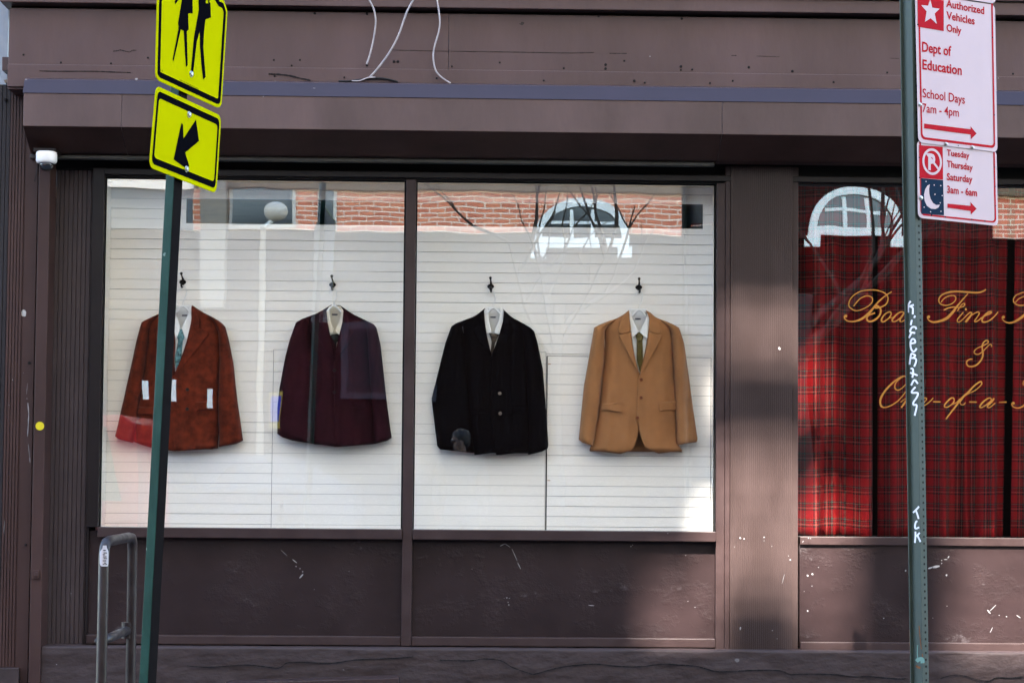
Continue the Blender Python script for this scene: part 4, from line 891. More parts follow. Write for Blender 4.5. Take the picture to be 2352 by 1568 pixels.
for a, c, big in ((1358,232,7),(2043,352,6),(2060,1062,6),(1942,8,6),(1729,1342,5)): MB().face([rz(a+big*math.cos(t*.785), c+big*1.1*math.sin(t*.785), oU+.0029) for t in range(8)]).build('drilled_hole', M_BLACK, up_s)
for a, c, big in ((1380,-118,6),(1382,66,7),(2070,-30,6),(2075,148,6),(2080,325,5),(1492,412,8),(1617,427,7),(1861,450,7),(1981,463,6)): MB().face([rz2(a+big*math.cos(t*.785), c+big*1.1*math.sin(t*.785), oL+.0029) for t in range(8)]).build('drilled_hole', M_BLACK, lo_s)

# ------------------------------------------------------------------ bike hoop
n1, n2 = pt(239, 1248, -3.55), pt(305, 1233, -3.05)
hr = .0172
bk = thing('bike_rack', 'brown steel pipe bike hoop with crossbar beside the leaning green post', 'bike rack', Vector((n1.x, (n1.y+n2.y)/2, 0)))
ztop = (pt(239, 1243, -3.55).z+pt(305, 1232, -3.05).z)/2
xN, xF = n1.x, n2.x; xNb, xFb = X(232, 1568, -3.55), X(300, 1568, -3.05)
path = [(xNb-.01, -3.55, 0), (xNb, -3.55, .25), (xN, -3.55, ztop-.05), (xN+.001, -3.54, ztop-.018), (xN+.003, -3.52, ztop-.004), (xN+.006, -3.48, ztop), (xF-.004, -3.12, ztop), (xF, -3.08, ztop-.004), (xF, -3.06, ztop-.018), (xF, -3.05, ztop-.05), (xFb, -3.05, .25), (xFb-.005, -3.05, 0)]
hoop = MB().tube(path, hr, 18).build('hoop', M_STEEL, bk, smooth=True)
zc1, zc2 = pt(250, 1472, -3.53).z, pt(296, 1448, -3.07).z; zc_ = (zc1+zc2)/2
xm, xm2 = xN-.012, xF-.012
MB().tube([(xm, -3.545, zc_), (xm2, -3.055, zc_)], hr*.9, 16).build('crossbar', M_STEEL, bk, smooth=True)
MB().lathe((xm2, -3.05, zc_), [(hr*1.25, -.028), (hr*1.25, .028)], 16).build('clamp', M_STEEL, bk, smooth=False)
# bottle-shaped sticker wrapped on the near leg
def onpipe(px, py):
    p = pt(px, py, -3.55-hr); cxp = xN+(xNb-xN)*(ztop-p.z)/(ztop-.25); s_ = max(-1.35, min(1.35, (p.x-cxp)/hr))
    return Vector((cxp+(hr+.0008)*math.sin(s_), -3.55-(hr+.0008)*math.cos(s_), p.z))
def sticker(pairs, name, m, par):
    bb = MB(); vs = []; fs = []
    for y_, xa_, xb_ in pairs:
        for k in range(9): vs.append(onpipe(xa_+(xb_-xa_)*k/8, y_))
    for j in range(len(pairs)-1):
        for k in range(8): fs.append((j*9+k, j*9+k+1, (j+1)*9+k+1, (j+1)*9+k))
    bb.add(vs, fs); return bb.build(name, m, par, smooth=True)
tag(sticker([(1252,236.5,244.5),(1258,235.5,245.5),(1262,233,248),(1266,230,250),(1270,229,250.5),(1293,229,250.5),(1298,231,249),(1300,234,247)], 'bottle_sticker', M_STICKER, None), 'white bottle-shaped sticker near the top of the bike hoop', 'sticker')
bs = bpy.data.objects['bottle_sticker']
bb = MB()
for y_, xa_, xb_ in ((1262,237,243),(1268,238,246),(1272,236,241),(1277,237,245),(1281,238,246),(1286,236,244),(1291,239,243),(1294,236,246)):
    p = [onpipe(xa_, y_), onpipe((xa_+xb_)/2, y_), onpipe(xb_, y_), onpipe(xb_, y_+2), onpipe((xa_+xb_)/2, y_+2.2), onpipe(xa_, y_+1.6)]
    bb.face([v+Vector((0, -.0008, 0)) for v in p])
bb.build('sticker_print', M_SIGNBLACK, bs)

# ------------------------------------------------------------------ garments
YB = .222         # plane the garments hang against
def world_poly(P, y=.13): return [(pt(a, c, y).x, pt(a, c, y).z) for a, c in P]
def span(poly, z):
    xs_ = []
    n = len(poly)
    for i in range(n):
        (x0, z0), (x1, z1) = poly[i], poly[(i+1) % n]
        if (z0 <= z < z1) or (z1 <= z < z0): xs_.append(x0+(x1-x0)*(z-z0)/(z1-z0))
    return (min(xs_), max(xs_)) if xs_ else None
class Form:
    def __init__(s, polys, T, seed, wr=.004, top=.25, p=2.4):
        s.polys = polys; s.T = T; s.seed = seed; s.wr = wr; s.p = p; s.top = top
        s.z1 = max(c for q in polys for _, c in q); s.z0 = min(c for q in polys for _, c in q)
    def d(s, x, z):
        z = min(max(z, s.z0+1e-4), s.z1-1e-4); sp_ = [span(q, z) for q in s.polys]; sp_ = [q for q in sp_ if q]
        if not sp_: return .015
        a, b_ = min(q[0] for q in sp_), max(q[1] for q in sp_); t = (x-a)/max(b_-a, 1e-4); t = min(max(t, 0), 1)
        k = (s.z1-z)/(s.z1-s.z0); rf = (.30+.70*min(1, k/s.top)**.6)
        base = s.T*rf*max(0, 1-abs(2*t-1)**s.p)**.5
        nz = mnoise.noise(Vector((x*13+s.seed, z*3.0, s.seed)))*s.wr+mnoise.noise(Vector((x*34+s.seed, z*7, 4)))*s.wr*.4
        return .012+base+nz*min(1, k*3)
def patch(poly, dfun, off, thick, nx=18, nz=34):
    z1 = max(c for _, c in poly); z0 = min(c for _, c in poly); rows = []
    for j in range(nz+1):
        z = z1-(z1-z0)*(j/nz); z = min(max(z, z0+1e-5), z1-1e-5); q = span(poly, z)
        if q is None: continue
        rows.append((z, *q))
    F_, B_ = [], []
    for z, a, b_ in rows:
        for i in range(nx+1):
            x = a+(b_-a)*i/nx; y = YB-dfun(x, z)-off; F_.append((x, y, z)); B_.append((x, y+thick, z))
    n = len(F_); m = nx+1; nr = len(rows); fs = []
    for j in range(nr-1):
        for i in range(nx):
            k = j*m+i; fs += [(k, k+1, k+m+1, k+m), (n+k, n+k+m, n+k+m+1, n+k+1)]
        k = j*m; fs += [(k, k+m, n+k+m, n+k), (k+nx, n+k+nx, n+k+m+nx, k+m+nx)]
    for i in range(nx): fs += [(i, n+i, n+i+1, i+1), ((nr-1)*m+i, (nr-1)*m+i+1, n+(nr-1)*m+i+1, n+(nr-1)*m+i)]
    return MB().add(F_+B_, fs)

def cloth(name, c, rough=.85, var=.15, sheen=.12, bump=.35, bscale=420, vscale=9):
    return mat(name, c, rough, var=var, vscale=vscale, sheen=sheen, bump=bump, bscale=bscale, bdist=.0012, spec=.05)
M_SHIRT = cloth('white_shirt_cotton', (.78, .77, .76), .8, .05, .1, .15)
M_SHIRTC = cloth('cream_shirt_cotton', (.74, .67, .55), .8, .05, .1, .15)
J = [
 dict(key='rust', mat=cloth('rust_corduroy', (.105, .0155, .0058), .7, .5, .05, vscale=22), jl='rust brown double-breasted jacket with peak lapels, partly hidden by the leaning green post',  # uneven cloth colour imitates mottled reflections over the jacket
  sl='white shirt inside the rust brown jacket', tl='teal patterned tie under the rust brown jacket', hl='white hanger of the rust brown jacket behind the green post', kl='black wall hook above the rust brown jacket',
  shirt=M_SHIRT, tie=mat('teal_paisley_silk', (.03, .12, .15), .4, var=.9, vscale=90, tint=(.10, .22, .24)), cx=420, hook=(420, 645), ctop=700,
  fr=[[(437,699),(467,717),(495,733),(505,760),(500,850),(500,920),(499,984),(497,1030),(462,1034),(400,1036),(392,1000),(392,880),(400,861),(413,830),(428,785),(437,740),(440,712)],
      [(395,702),(360,718),(338,728),(335,760),(325,846),(310,934),(304,981),(297,1014),(350,1030),(400,1036),(404,1000),(404,880),(400,861),(400,835),(403,785),(397,740),(393,712)]],
  slv=[[(365,716),(320,737),(307.5,784),(287.5,871),(265,974),(257.5,1005),(282,1013),(301,1016),(308,981),(314,934),(328,846),(337,780),(340,745)],
       [(467,717),(490,728),(512.5,744.5),(522.5,782),(532.5,834),(542.5,924),(555,1014),(516,1025),(499,1026),(497,920),(500,830),(497,760),(486,735)]],
  lap=[[(437,716),(441,745),(430,790),(413,832),(400,861),(409,857),(442,815),(468,784),(483,763),(462,757),(452,750)], [(398,716),(395,745),(398,790),(400,830),(399,861),(392,850),(366,800),(350,764),(372,757)]],
  col=[[(437,698),(449,706),(460,738),(459,752),(446,757),(440,740),(438,716)], [(396,701),(386,708),(376,738),(377,752),(388,757),(394,740),(396,716)]],
  pk=[[(447,921),(495,919),(496,944),(449,944)], [(310,932),(357,934),(357,953),(308,951)]], bt=[(430,894),(429.5,939),(376,894),(376,939)], bm=mat('dark_horn_button', (.03, .025, .022), .3),
  sc=[[(434,697),(440,704),(438,740),(427,784),(416,752),(428,725)], [(400,698),(394,705),(396,740),(404,780),(414,752),(403,725)]], sv=[(398,698),(437,698),(439,730),(428,790),(402,862),(398,790),(396,730)],
  tie_=[[(406,756),(424,753),(426,764),(420,784),(410,784),(404,768)], [(410,774),(420,774),(416,822),(404,852),(401,822)]]),
 dict(key='maroon', mat=cloth('dark_maroon_velvet', (.022, .0038, .0068), .8, .3, .0), jl='dark maroon jacket hanging between the rust brown and black jackets', sl='cream shirt inside the dark maroon jacket', tl='dark green tie knot under the dark maroon jacket',
  hl='white hanger of the dark maroon jacket', kl='black wall hook above the dark maroon jacket', shirt=M_SHIRTC, tie=mat('dark_green_silk', (.012, .022, .016), .45, var=.4, vscale=60), cx=767, hook=(764, 651), ctop=698,
  fr=[[(760,696),(728,716),(700,727),(708,760),(714,850),(716,950),(717,1020),(773,1026),(785,1025.5),(782,900),(772,800),(758,768),(750,735),(750,712)],
      [(778,697.5),(810,719.5),(845,737),(848,790),(852,860),(858,950),(860,1019),(820,1022.5),(773,1026),(768,1000),(766,830),(772,800),(779,767),(788,730),(788,712)]],
  slv=[[(728,716),(678,735),(663,777),(653,816),(639,889),(634,934),(634,999),(653,1006),(683,1016),(719,1019),(721,950),(718,850),(713,770),(706,735)], [(810.5,719.5),(862,744.5),(873,789),(888,929),(899,1009),(858,1019),(853,950),(847,860),(842,780),(838,738)]],
  lap=[[(749,712),(752,740),(758,768),(766,800),(768,830),(745,800),(722,765),(735,752),(738,730)], [(788,712),(786,740),(779,768),(772,800),(769,830),(792,800),(815,765),(802,752),(799,730)]], col=[],
  pk=[[(795,918),(846,922),(846,938),(796,934)]], bt=[(768,850),(768,900)], bm=mat('black_button', (.01, .01, .01), .3),
  sc=[[(756,700),(748,714),(750,737),(758,770),(768,759),(759,740),(755,718)], [(781,700),(790,714),(788,737),(779,769),(768,759),(778,740),(783,718)]], sv=[(754,700),(784,700),(788,735),(778,790),(768,826),(758,790),(750,735)],
  tie_=[[(759,765),(777,765),(780,772),(773,788),(764,788),(757,771)], [(764,778),(773,778),(771,808),(768,822),(765,808)]]),
 dict(key='black', mat=cloth('black_wool', (.0016, .0015, .0022), 1.0, .3, .0), jl='black jacket with two pale buttons hanging beside the camel tan jacket', sl='white shirt inside the black jacket', tl='dark brown tie under the black jacket',
  hl='white hanger of the black jacket', kl='black wall hook above the black jacket', shirt=M_SHIRT, tie=mat('dark_brown_silk', (.05, .036, .024), .5, var=.3, vscale=60), cx=1133, hook=(1127, 655), ctop=704,
  fr=[[(1115,704.5),(1090,724.5),(1062,735),(1066,780),(1070,880),(1076,960),(1090,1045),(1140,1044.5),(1150,1000),(1148,880),(1129,816),(1122,790),(1116,764),(1113,735),(1112,712)],
      [(1155,706),(1176,726),(1204,741),(1208,800),(1214,900),(1218,980),(1216,1045),(1140,1044.5),(1128,1000),(1126,880),(1129,816),(1139,790),(1147,767),(1156,735),(1158,712)]],
  slv=[[(1090,724),(1038,743),(1023,784),(990.5,915),(1004,1024),(1010.5,1031.5),(1089,1040),(1082,960),(1074,880),(1068,790),(1062,745)], [(1176,726),(1213,746),(1227,754.5),(1236,784),(1248.5,846),(1257,959),(1261,1021),(1259,1034),(1233,1039),(1214,1044),(1215,980),(1210,880),(1204,790),(1199,742)]],
  lap=[[(1112,712),(1114,740),(1118,768),(1124,795),(1129,816),(1100,785),(1085,760),(1100,748),(1102,728)], [(1158,712),(1156,740),(1148,768),(1138,795),(1130,816),(1165,785),(1183,760),(1170,748),(1168,728)]], col=[],
  pk=[[(1082,935),(1120,935),(1120,950),(1082,950)], [(1165,935),(1208,932),(1208,948),(1165,950)]], bt=[(1148,903),(1149,949)], bm=mat('pale_horn_button', (.20, .15, .12), .4),
  sc=[[(1120,702),(1111,712),(1114,740),(1117,766),(1130,763),(1123,735),(1121,715)], [(1151,702),(1158,712),(1155,740),(1147,768),(1134,764),(1146,735),(1149,715)]], sv=[(1117,702),(1154,702),(1157,735),(1147,780),(1130,818),(1118,780),(1113,735)],
  tie_=[[(1123,764),(1148,765),(1142,776),(1139,787),(1130,787),(1127,775)], [(1130,777),(1139,777),(1134,806),(1129,817),(1127,806)]]),
 dict(key='camel', mat=cloth('camel_wool', (.310, .136, .054), .9, .10, .12), jl='camel tan jacket with notched lapels and three brown buttons', sl='white shirt inside the camel tan jacket', tl='olive tie under the camel tan jacket',
  hl='white hanger of the camel tan jacket', kl='black wall hook above the camel tan jacket', shirt=M_SHIRT, tie=mat('olive_silk', (.085, .062, .012), .5, var=.25, vscale=70), cx=1468, hook=(1467, 657), ctop=708,
  fr=[[(1448,711),(1421,728),(1390,744),(1392,784),(1388,834),(1381,904),(1374,959),(1365,1005),(1355,1036.5),(1388,1040),(1426,1042),(1446,1037),(1458,1026),(1465,1004),(1468,985),(1466,930),(1467,866),(1470,857),(1461,834),(1452,790),(1448,750),(1445,722)],
      [(1485,711),(1513,728),(1545,744),(1548,790),(1552,850),(1556,921),(1558,1009),(1561,1021),(1574,1038),(1545,1041),(1516,1041),(1494,1036),(1481,1026),(1473,1005),(1468,985),(1463,946),(1464,880),(1470,857),(1479,820),(1487,785),(1492,750),(1493,722)]],
  slv=[[(1421,728),(1390,738),(1367,749.5),(1361,784),(1343.5,884),(1331,1011.5),(1345,1019),(1363.5,1024),(1369,1005),(1376,959),(1382,904),(1389,834),(1391,784),(1392,755)], [(1513,728),(1545,740),(1563.5,749.5),(1575,784),(1586,859),(1607,1014),(1585,1018),(1560,1021.5),(1556,1009),(1553,909),(1547,800),(1545,760)]],
  lap=[[(1450,762),(1436,766.5),(1422,768),(1424,776),(1445,816),(1464,851),(1470,860),(1461,834),(1453,790)], [(1491,762),(1506,766.5),(1523,768),(1520,778),(1497,816),(1477,851),(1471,860),(1480,820),(1488,785)]],
  col=[[(1447,710),(1437,718),(1424,738),(1420,763),(1430,767),(1441,763),(1450,759),(1447,730)], [(1486,710),(1500,718),(1516,738),(1522,763),(1510,767),(1500,763),(1491,759),(1492,730)]],
  pk=[[(1377,925),(1428,924),(1426,945),(1377,944)], [(1512,921),(1555,920),(1556,942),(1516,944)]], bt=[(1473,871.5),(1472.5,913),(1464,959)], bm=mat('chestnut_button', (.15, .035, .010), .3),
  sc=[[(1449,706),(1444,717),(1446,745),(1453,776),(1468,761),(1457,738),(1451,718)], [(1487,706),(1494,717),(1492,745),(1487,778),(1469,761),(1483,738),(1489,718)]], sv=[(1447,706),(1489,706),(1492,745),(1484,800),(1470,858),(1458,815),(1447,745)],
  tie_=[[(1460,765),(1468,761),(1477,765),(1479,772),(1475,784),(1464,784),(1461,773)], [(1463,774),(1476,774),(1478,825),(1471,856),(1463,825)]]),
]
for idx, j in enumerate(J):
    fr = [world_poly(p) for p in j['fr']]; base = world_poly([(j['cx'], 1030)])[0]
    form = Form(fr, .070, idx*7.3+1, .013)
    jk = thing('jacket', j['jl'], 'jacket', (base[0], YB, base[1]), 'jackets hung in the display window')
    # back panel, then the two fronts
    hemz = max(min(c for _, c in q) for q in fr)
    for q in fr: pass
    allp = world_poly([j['fr'][0 if idx in (1, 2, 3) else 1][0], j['fr'][1 if idx in (1, 2, 3) else 0][0]])
    lft, rgt = (fr[0], fr[1]) if idx in (1, 2, 3) else (fr[1], fr[0])
    zt_, z0_ = form.z1, form.z0+.012
    bk_poly = []
    for k in range(26): z = zt_-.004-(zt_-.004-z0_)*k/25; s_ = span(lft, z); bk_poly.append((s_[0]+.004 if s_ else lft[0][0], z))
    for k in range(26): z = z0_+(zt_-.004-z0_)*k/25; s_ = span(rgt, z); bk_poly.append((s_[1]-.004 if s_ else rgt[0][0], z))
    patch(bk_poly, lambda x, z: .006, 0, .003, 10, 24).build('back_panel', j['mat'], jk, smooth=True)
    patch(lft, form.d, 0, .004, 20, 44).build('front_panel', j['mat'], jk, smooth=True)
    patch(rgt, form.d, .0045, .004, 20, 44).build('front_panel', j['mat'], jk, smooth=True)
    for k, sp_ in enumerate(j['slv']):
        q = world_poly(sp_, .12); sf = Form([q], .058, idx*3.1+k*11+5, .017, .12, 2.0)
        patch(q, lambda x, z, sf=sf: sf.d(x, z), .010, .004, 14, 40).build('sleeve', j['mat'], jk, smooth=True)
    for q in j['lap']: patch(world_poly(q), form.d, .0145, .0065, 8, 26).build('lapel', j['mat'], jk, smooth=True)
    for q in j['col']: patch(world_poly(q), form.d, .0175, .0065, 6, 16).build('collar', j['mat'], jk, smooth=True)
    for q in j['pk']: patch(world_poly(q), form.d, .0130, .0065, 8, 6).build('pocket_flap', j['mat'], jk)
    for a, c in j['bt']:
        p = pt(a, c, .13); y = YB-form.d(p.x, p.z)-.0115
        MB().lathe((p.x, y, p.z), [(.0085, .004), (.009, -.001), (.006, -.0035), (.0055, -.0028)], 12, 'y').build('button', j['bm'], jk, smooth=True)
    # shirt, tie, hanger, hook
    sh = thing('dress_shirt', j['sl'], 'shirt', (base[0], YB, base[1]+.3), 'shirts inside the jackets')
    sv_ = world_poly(j['sv']); zc_ = pt(j['cx'], {'rust': 753, 'maroon': 759, 'black': 764, 'camel': 761}[j['key']], .13).z; zt2 = max(c for _, c in sv_)-.001; zb2 = min(c for _, c in sv_)+.001
    def rows_(za, zb_): 
        L1, R1 = [], []
        for k in range(13):
            z = za+(zb_-za)*k/12; q = span(sv_, z)
            if q: L1.append((q[0], z)); R1.append((q[1], z))
        return L1+R1[::-1]
    patch(rows_(zc_, zb2), form.d, -.012, .002, 10, 20).build('shirt_front', j['shirt'], sh, smooth=True)
    patch(rows_(zt2, zc_-.012), lambda x, z: .016, 0, .002, 8, 14).build('shirt_back', j['shirt'], sh, smooth=True)
    lz = pt(j['cx'], j['ctop']+22, .13); MB().box(lz.x-.014, lz.x+.014, YB-.0195, YB-.0188, lz.z-.004, lz.z+.004).build('collar_label', mat('grey_label', (.30, .29, .33), .8), sh)
    for q in j['sc']: patch(world_poly(q), form.d, -.0015+.004, .003, 6, 14).build('shirt_collar', j['shirt'], sh, smooth=True)
    ti = thing('necktie', j['tl'], 'tie', (base[0], YB, base[1]+.3), 'ties on the display shirts')
    patch(world_poly(j['tie_'][0]), form.d, -.002, .004, 6, 8).build('knot', j['tie'], ti, smooth=True)
    patch(world_poly(j['tie_'][1]), form.d, -.006, .002, 6, 14).build('blade', j['tie'], ti, smooth=True)
    cx_, ct = j['cx'], j['ctop']; hx, hy = j['hook']; yh = .175
    W = lambda P: [pt(a, c, yh) for a, c in P]
    hg = thing('coat_hanger', j['hl'], 'hanger', pt(cx_, ct, yh), 'white hangers on the wall hooks')
    hp = [(hx-7, hy+22), (hx-5, hy+15), (hx+1, hy+11), (hx+7, hy+15), (hx+9, hy+23), (cx_+5, (hy+ct)/2+12), (cx_+1, ct-8), (cx_, ct+2)]
    MB().tube(W(catmull(hp, 5)), .0024, 8).build('hanger_hook', M_HANGER, hg, smooth=True)
    MB().tube(W(catmull([(cx_-17, ct+19), (cx_-12, ct+13), (cx_-5, ct+6), (cx_, ct+4), (cx_+5, ct+6), (cx_+12, ct+13), (cx_+17, ct+19)], 4)), .0048, 8).build('hanger_arm', M_HANGER, hg, smooth=True)
    kc = pt(hx, hy, yb); hk = thing('wall_hook', j['kl'], 'hook', kc, 'wall hooks above the jackets')
    s_ = (10.75+yb)/5000
    MB().ball((kc.x, yb-.006, kc.z-3*s_), 8*s_, (1, .35, .72), 14).build('back_plate', M_IRON, hk, smooth=True)
    b = MB(); b.tube([(kc.x+.002, yb-.004, kc.z+2*s_), (kc.x, yb-.03, kc.z+8*s_), (kc.x-.002, yb-.05, kc.z+13*s_)], [.006, .004, .0035], 8); b.ball((kc.x-.002, yb-.052, kc.z+15*s_), .0075, n=10)
    b.build('upper_prong', M_IRON, hk, smooth=True)
    b = MB(); b.tube([(kc.x, yb-.004, kc.z-4*s_), (kc.x+.001, yb-.02, kc.z-11*s_), (kc.x+.001, yb-.045, kc.z-16*s_), (kc.x+.001, yb-.065, kc.z-14*s_), (kc.x+.001, yb-.07, kc.z-10*s_)], [.009, .008, .006, .005, .004], 8)
    b.build('lower_hook', M_IRON, hk, smooth=True)

# ------------------------------------------------------------------ street behind the camera (only seen mirrored in the glass)
def vehicle(name, label, x0, x1, yc_, col, zr, cat, boxy=False):
    cx_ = (x0+x1)/2; L_ = x1-x0; t = thing(name, label, cat, (cx_, yc_, -.14)); hw_ = .88; zb0 = .10
    m = mat(name+'_paint', col, .25, coat=.5); P = [(0, .30), (0, .78), (.06, .86), (.20, .90), (.33, zr-.06), (.40, zr), (.78, zr), (.86, zr-.05), (.985, .95), (1, .82), (1, .30)]
    if boxy: P = [(0, .30), (0, .80), (.05, .92), (.20, .98), (.30, zr-.06), (.36, zr), (.97, zr), (.992, zr-.06), (1, .95), (1, .30)]
    ring_ = [(x0+a*L_, c) for a, c in P]; b = MB(); n = len(ring_); vs = []
    for yy, k in ((-hw_, 1), (-hw_*.99, 1), (hw_*.99, 1), (hw_, 1)):
        for a, c in ring_: tuck = .16*max(0, (c-.9)/(zr-.9)) if zr > .9 else 0; vs.append((a, yc_+yy*(1-tuck), c))
    fs = [tuple(range(n)), tuple(range(3*n+n-1, 3*n-1, -1))]
    for r_ in range(3):
        for i in range(n): fs.append((r_*n+i, r_*n+(i+1) % n, (r_+1)*n+(i+1) % n, (r_+1)*n+i))
    b.add(vs, fs); b.build('body', m, t, bevel=.03)
    for s_ in (-1, 1):
        for a0, a1 in ((.34, .56), (.59, .82), *(((.845, .975),) if boxy else ())):
            q = [(x0+a0*L_+(0 if a0 > .4 else .03), .96), (x0+a1*L_, .96), (x0+(a1-.03)*L_, zr-.09), (x0+(a0+.06)*L_, zr-.09)]
            MB().prism([(min(a, x1-.12), yc_+s_*(hw_*(1-.16*max(0, (c-.9)/(zr-.9)))+.004), c) for a, c in q], (0, s_*.004, 0)).build('side_window', M_WINDARK, t)
        for a0 in (.17, .80):
            wc = (x0+a0*L_, yc_+s_*(hw_-.10), .20)
            wh = MB().lathe(wc, [(.18, -.11), (.33, -.105), (.34, -.08), (.34, .08), (.33, .105), (.18, .11)], 24, 'y').build('wheel', M_RUBBER, t)
            MB().lathe((wc[0], wc[1]+s_*.112, wc[2]), [(.17, -.004), (.17, .004), (.05, .012)], 16, 'y').build('rim', M_BOLT, wh)
    return t
vehicle('parked_van', 'red parked van mirrored behind the rust brown jacket', -7.0, -2.32, -6.0, (.85, .03, .04), 1.58, 'van', True)
vehicle('parked_car', 'dark grey car parked across the street, mirrored under the maroon jacket', -5.4, -1.2, -15.9, (.05, .055, .07), 1.32, 'car')
lx = (600-1055)/5000*28.35
sl_ = thing('street_lamp', 'pale street lamp post with a round globe, mirrored between two jackets', 'street lamp', (lx, -17.6, 0))
MB().lathe((lx, -17.6, 0), [(.14, 0), (.13, .3), (.05, .5), (.034, 4.3)], 14).build('pole', mat('cream_pole', (.20, .155, .10), .6), sl_, smooth=True)
MB().ball((lx+.16, -17.6, 4.50), .17, (1, 1, .8)).build('globe', M_CREAM, sl_, smooth=True)
MB().tube([(lx, -17.6, 4.28), (lx+.1, -17.6, 4.38), (lx+.16, -17.6, 4.40)], .03, 8).build('bracket', M_TRIM, sl_)
# bare street tree
def tree(x, y, seed, label):
    rnd = random.Random(seed); t = thing('bare_tree', label, 'tree', (x, y, 0)); bark = mat('grey_brown_bark', (.055, .04, .032), .9, var=.3, vscale=12, bump=.5, bscale=30)
    MB().tube([(x, y, -.02), (x+.03, y, 1.0), (x-.04, y+.02, 2.2), (x+.05, y, 3.4)], [.16, .12, .105, .085], 10).build('trunk', bark, t, smooth=True)
    b = MB()
    def br(p, d, l, r, lev):
        pts = [p]; q = p.copy()
        for k in range(4): d = (d+Vector((rnd.uniform(-.25, .25), rnd.uniform(-.25, .25), rnd.uniform(-.1, .22)))).normalized(); q = q+d*l/4; pts.append(q.copy())
        b.tube(pts, [r*(1-.16*k) for k in range(5)], 5)
        if lev < 2:
            for k in range(2 if lev else 3):
                pp = pts[rnd.choice([2, 3, 4])]; nd = (d+Vector((rnd.uniform(-.9, .9), rnd.uniform(-.9, .9), rnd.uniform(-.2, .6)))).normalized(); br(pp, nd, l*rnd.uniform(.55, .75), r*.5, lev+1)
    for k in range(4): br(Vector((x+.03, y, 2.4+k*.19)), Vector((rnd.uniform(-1, 1), rnd.uniform(-.8, .8), rnd.uniform(.35, .9))).normalized(), 1.9, .055, 0)
    b.build('branches', bark, t)
tree(4.3, -16.4, 4, 'bare street tree mirrored over the tartan curtains'); tree(1.3, -18.6, 11, 'bare street tree mirrored around the arched window above the black jacket')

# a passer-by beside the photographer, faintly mirrored in the black jacket
def skin(name, J_, E_, m, par, root, sub=2):
    keys = list(J_); off = Vector(par.location) if par.parent is None else Vector(par.parent.location)
    me = bpy.data.meshes.new(name); me.from_pydata([Vector(J_[k][:3])-off for k in keys], [(keys.index(a), keys.index(c)) for a, c in E_], []); me.materials.append(m)
    o = bpy.data.objects.new(name, me); COL.objects.link(o); o.parent = par
    o.modifiers.new('skin', 'SKIN').use_smooth_shade = True
    if not me.skin_vertices:
        bm = bmesh.new(); bm.from_mesh(me); bm.verts.layers.skin.verify(); bm.to_mesh(me); bm.free()
    for i, k in enumerate(keys):
        r_ = J_[k][3]; sv = me.skin_vertices[0].data[i]
        sv.radius = r_ if isinstance(r_, tuple) else (r_, r_); sv.use_root = (k == root)
    sb = o.modifiers.new('smooth', 'SUBSURF'); sb.levels = sb.render_levels = sub
    return o
PX_, PY_, PZ_ = .03, -11.75, -.14
ps = thing('person', 'person in dark clothes and sunglasses, faintly mirrored in the black jacket', 'person', (PX_, PY_, PZ_))
M_SKIN = mat('skin', (.13, .07, .048), .7); M_CLOTH = mat('dark_clothing', (.02, .02, .024), .85); M_HAIR = mat('black_hair', (.012, .009, .008), .6); M_DENIM = mat('dark_denim', (.03, .035, .05), .85)
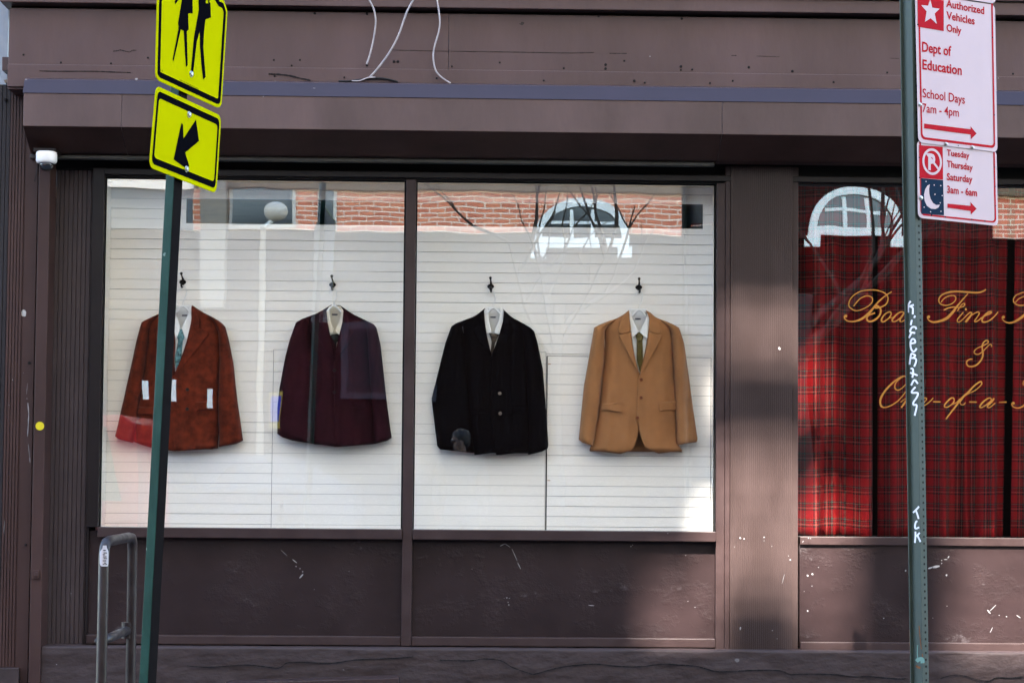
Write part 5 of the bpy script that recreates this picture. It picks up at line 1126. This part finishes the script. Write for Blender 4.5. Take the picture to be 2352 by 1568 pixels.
# built facing +y (towards the shop) in a local frame: x sideways, y forward, z up from the road; the head is turned to -x
def PJ(x, y, z, r): return (PX_+x, PY_+y, PZ_+z, r)
body = {'pelvis': PJ(0, 0, .97, (.135, .105)), 'waist': PJ(0, 0, 1.12, (.125, .095)), 'chest': PJ(0, -.01, 1.32, (.15, .10)), 'neck': PJ(0, -.005, 1.47, .055), 'skull': PJ(-.01, .01, 1.565, (.066, .080)), 'crown': PJ(-.01, .005, 1.66, (.068, .085)), 'top': PJ(-.01, 0, 1.715, .045),
        'chin': PJ(-.065, .02, 1.53, .030), 'nose': PJ(-.110, .028, 1.605, .011)}
edges_ = [('pelvis', 'waist'), ('waist', 'chest'), ('chest', 'neck'), ('neck', 'skull'), ('skull', 'crown'), ('crown', 'top'), ('skull', 'chin'), ('crown', 'nose')]
for sd, nm in ((-1, 'l'), (1, 'r')):
    body.update({nm+'sh': PJ(sd*.19, -.01, 1.41, .058), nm+'el': PJ(sd*.25, -.03, 1.13, .043), nm+'wr': PJ(sd*.26, .06, .90, .029), nm+'palm': PJ(sd*.26, .085, .83, (.016, .038)),
                 nm+'hip': PJ(sd*.095, 0, .88, .085), nm+'kn': PJ(sd*.10, .015, .50, .058), nm+'an': PJ(sd*.105, -.02, .09, .042), nm+'toe': PJ(sd*.125, .14, .035, (.035, .045))})
    edges_ += [('chest', nm+'sh'), (nm+'sh', nm+'el'), (nm+'el', nm+'wr'), (nm+'wr', nm+'palm'), ('pelvis', nm+'hip'), (nm+'hip', nm+'kn'), (nm+'kn', nm+'an'), (nm+'an', nm+'toe')]
    for q, (dy, ln) in enumerate(((-.030, .065), (-.010, .078), (.010, .074), (.029, .058))):
        body[nm+'f%da' % q] = PJ(sd*.258, .088+dy, .80, .0085); body[nm+'f%db' % q] = PJ(sd*.25, .094+dy, .80-ln*.55, .0080); body[nm+'f%dc' % q] = PJ(sd*.236, .096+dy, .80-ln, .0070)
        edges_ += [(nm+'palm', nm+'f%da' % q), (nm+'f%da' % q, nm+'f%db' % q), (nm+'f%db' % q, nm+'f%dc' % q)]
    body[nm+'ta'] = PJ(sd*.245, .125, .845, .0095); body[nm+'tb'] = PJ(sd*.232, .140, .805, .0085); edges_ += [(nm+'wr', nm+'ta'), (nm+'ta', nm+'tb')]
bd = skin('body', body, edges_, M_SKIN, ps, 'pelvis')
def sub_(keys, grow): return {k: (*body[k][:3], tuple(c+grow for c in (body[k][3] if isinstance(body[k][3], tuple) else (body[k][3],)*2))) for k in keys}
def ed_(keys): return [e for e in edges_ if e[0] in keys and e[1] in keys]
body['hem'] = PJ(0, 0, .84, (.150, .115)); body['band'] = PJ(0, 0, 1.10, (.12, .09)); edges_ += [('pelvis', 'hem'), ('pelvis', 'band')]
ks = ['hem', 'pelvis', 'waist', 'chest', 'lsh', 'lel', 'lwr', 'rsh', 'rel', 'rwr']; skin('jacket', sub_(ks, .026), ed_(ks), M_CLOTH, ps, 'pelvis')
ks = ['band', 'pelvis', 'lhip', 'lkn', 'lan', 'rhip', 'rkn', 'ran']; skin('trousers', sub_(ks, .024), ed_(ks), M_DENIM, ps, 'pelvis')
for nm in 'lr': skin('shoe', sub_([nm+'an', nm+'toe'], .010), [(nm+'an', nm+'toe')], M_RUBBER, ps, nm+'an')
b = MB(); b.ball((PX_+.006, PY_+.0, PZ_+1.672), .098, (1, .92, .86), 16); b.ball((PX_+.045, PY_+.0, PZ_+1.62), .070, (.8, 1.0, 1.1), 14); b.build('hair', M_HAIR, ps, smooth=True)
b = MB()
for dy in (-.022, .058): b.ball((PX_-.098, PY_+dy, PZ_+1.622), .026, (.4, 1, .8), 12)
b.tube([(PX_-.10, PY_-.04, PZ_+1.626), (PX_-.106, PY_+.018, PZ_+1.628), (PX_-.10, PY_+.078, PZ_+1.626)], .004, 6); b.tube([(PX_-.09, PY_-.045, PZ_+1.626), (PX_+.02, PY_-.078, PZ_+1.622)], .004, 6); b.tube([(PX_-.09, PY_+.080, PZ_+1.626), (PX_+.02, PY_+.088, PZ_+1.622)], .004, 6)
b.build('sunglasses', M_SMOKED, ps, smooth=True)
for dy in (-.085, .098): MB().ball((PX_+.0, PY_+dy, PZ_+1.60), .03, (.55, .25, 1), 10).build('ear', M_SKIN, bd, smooth=True)
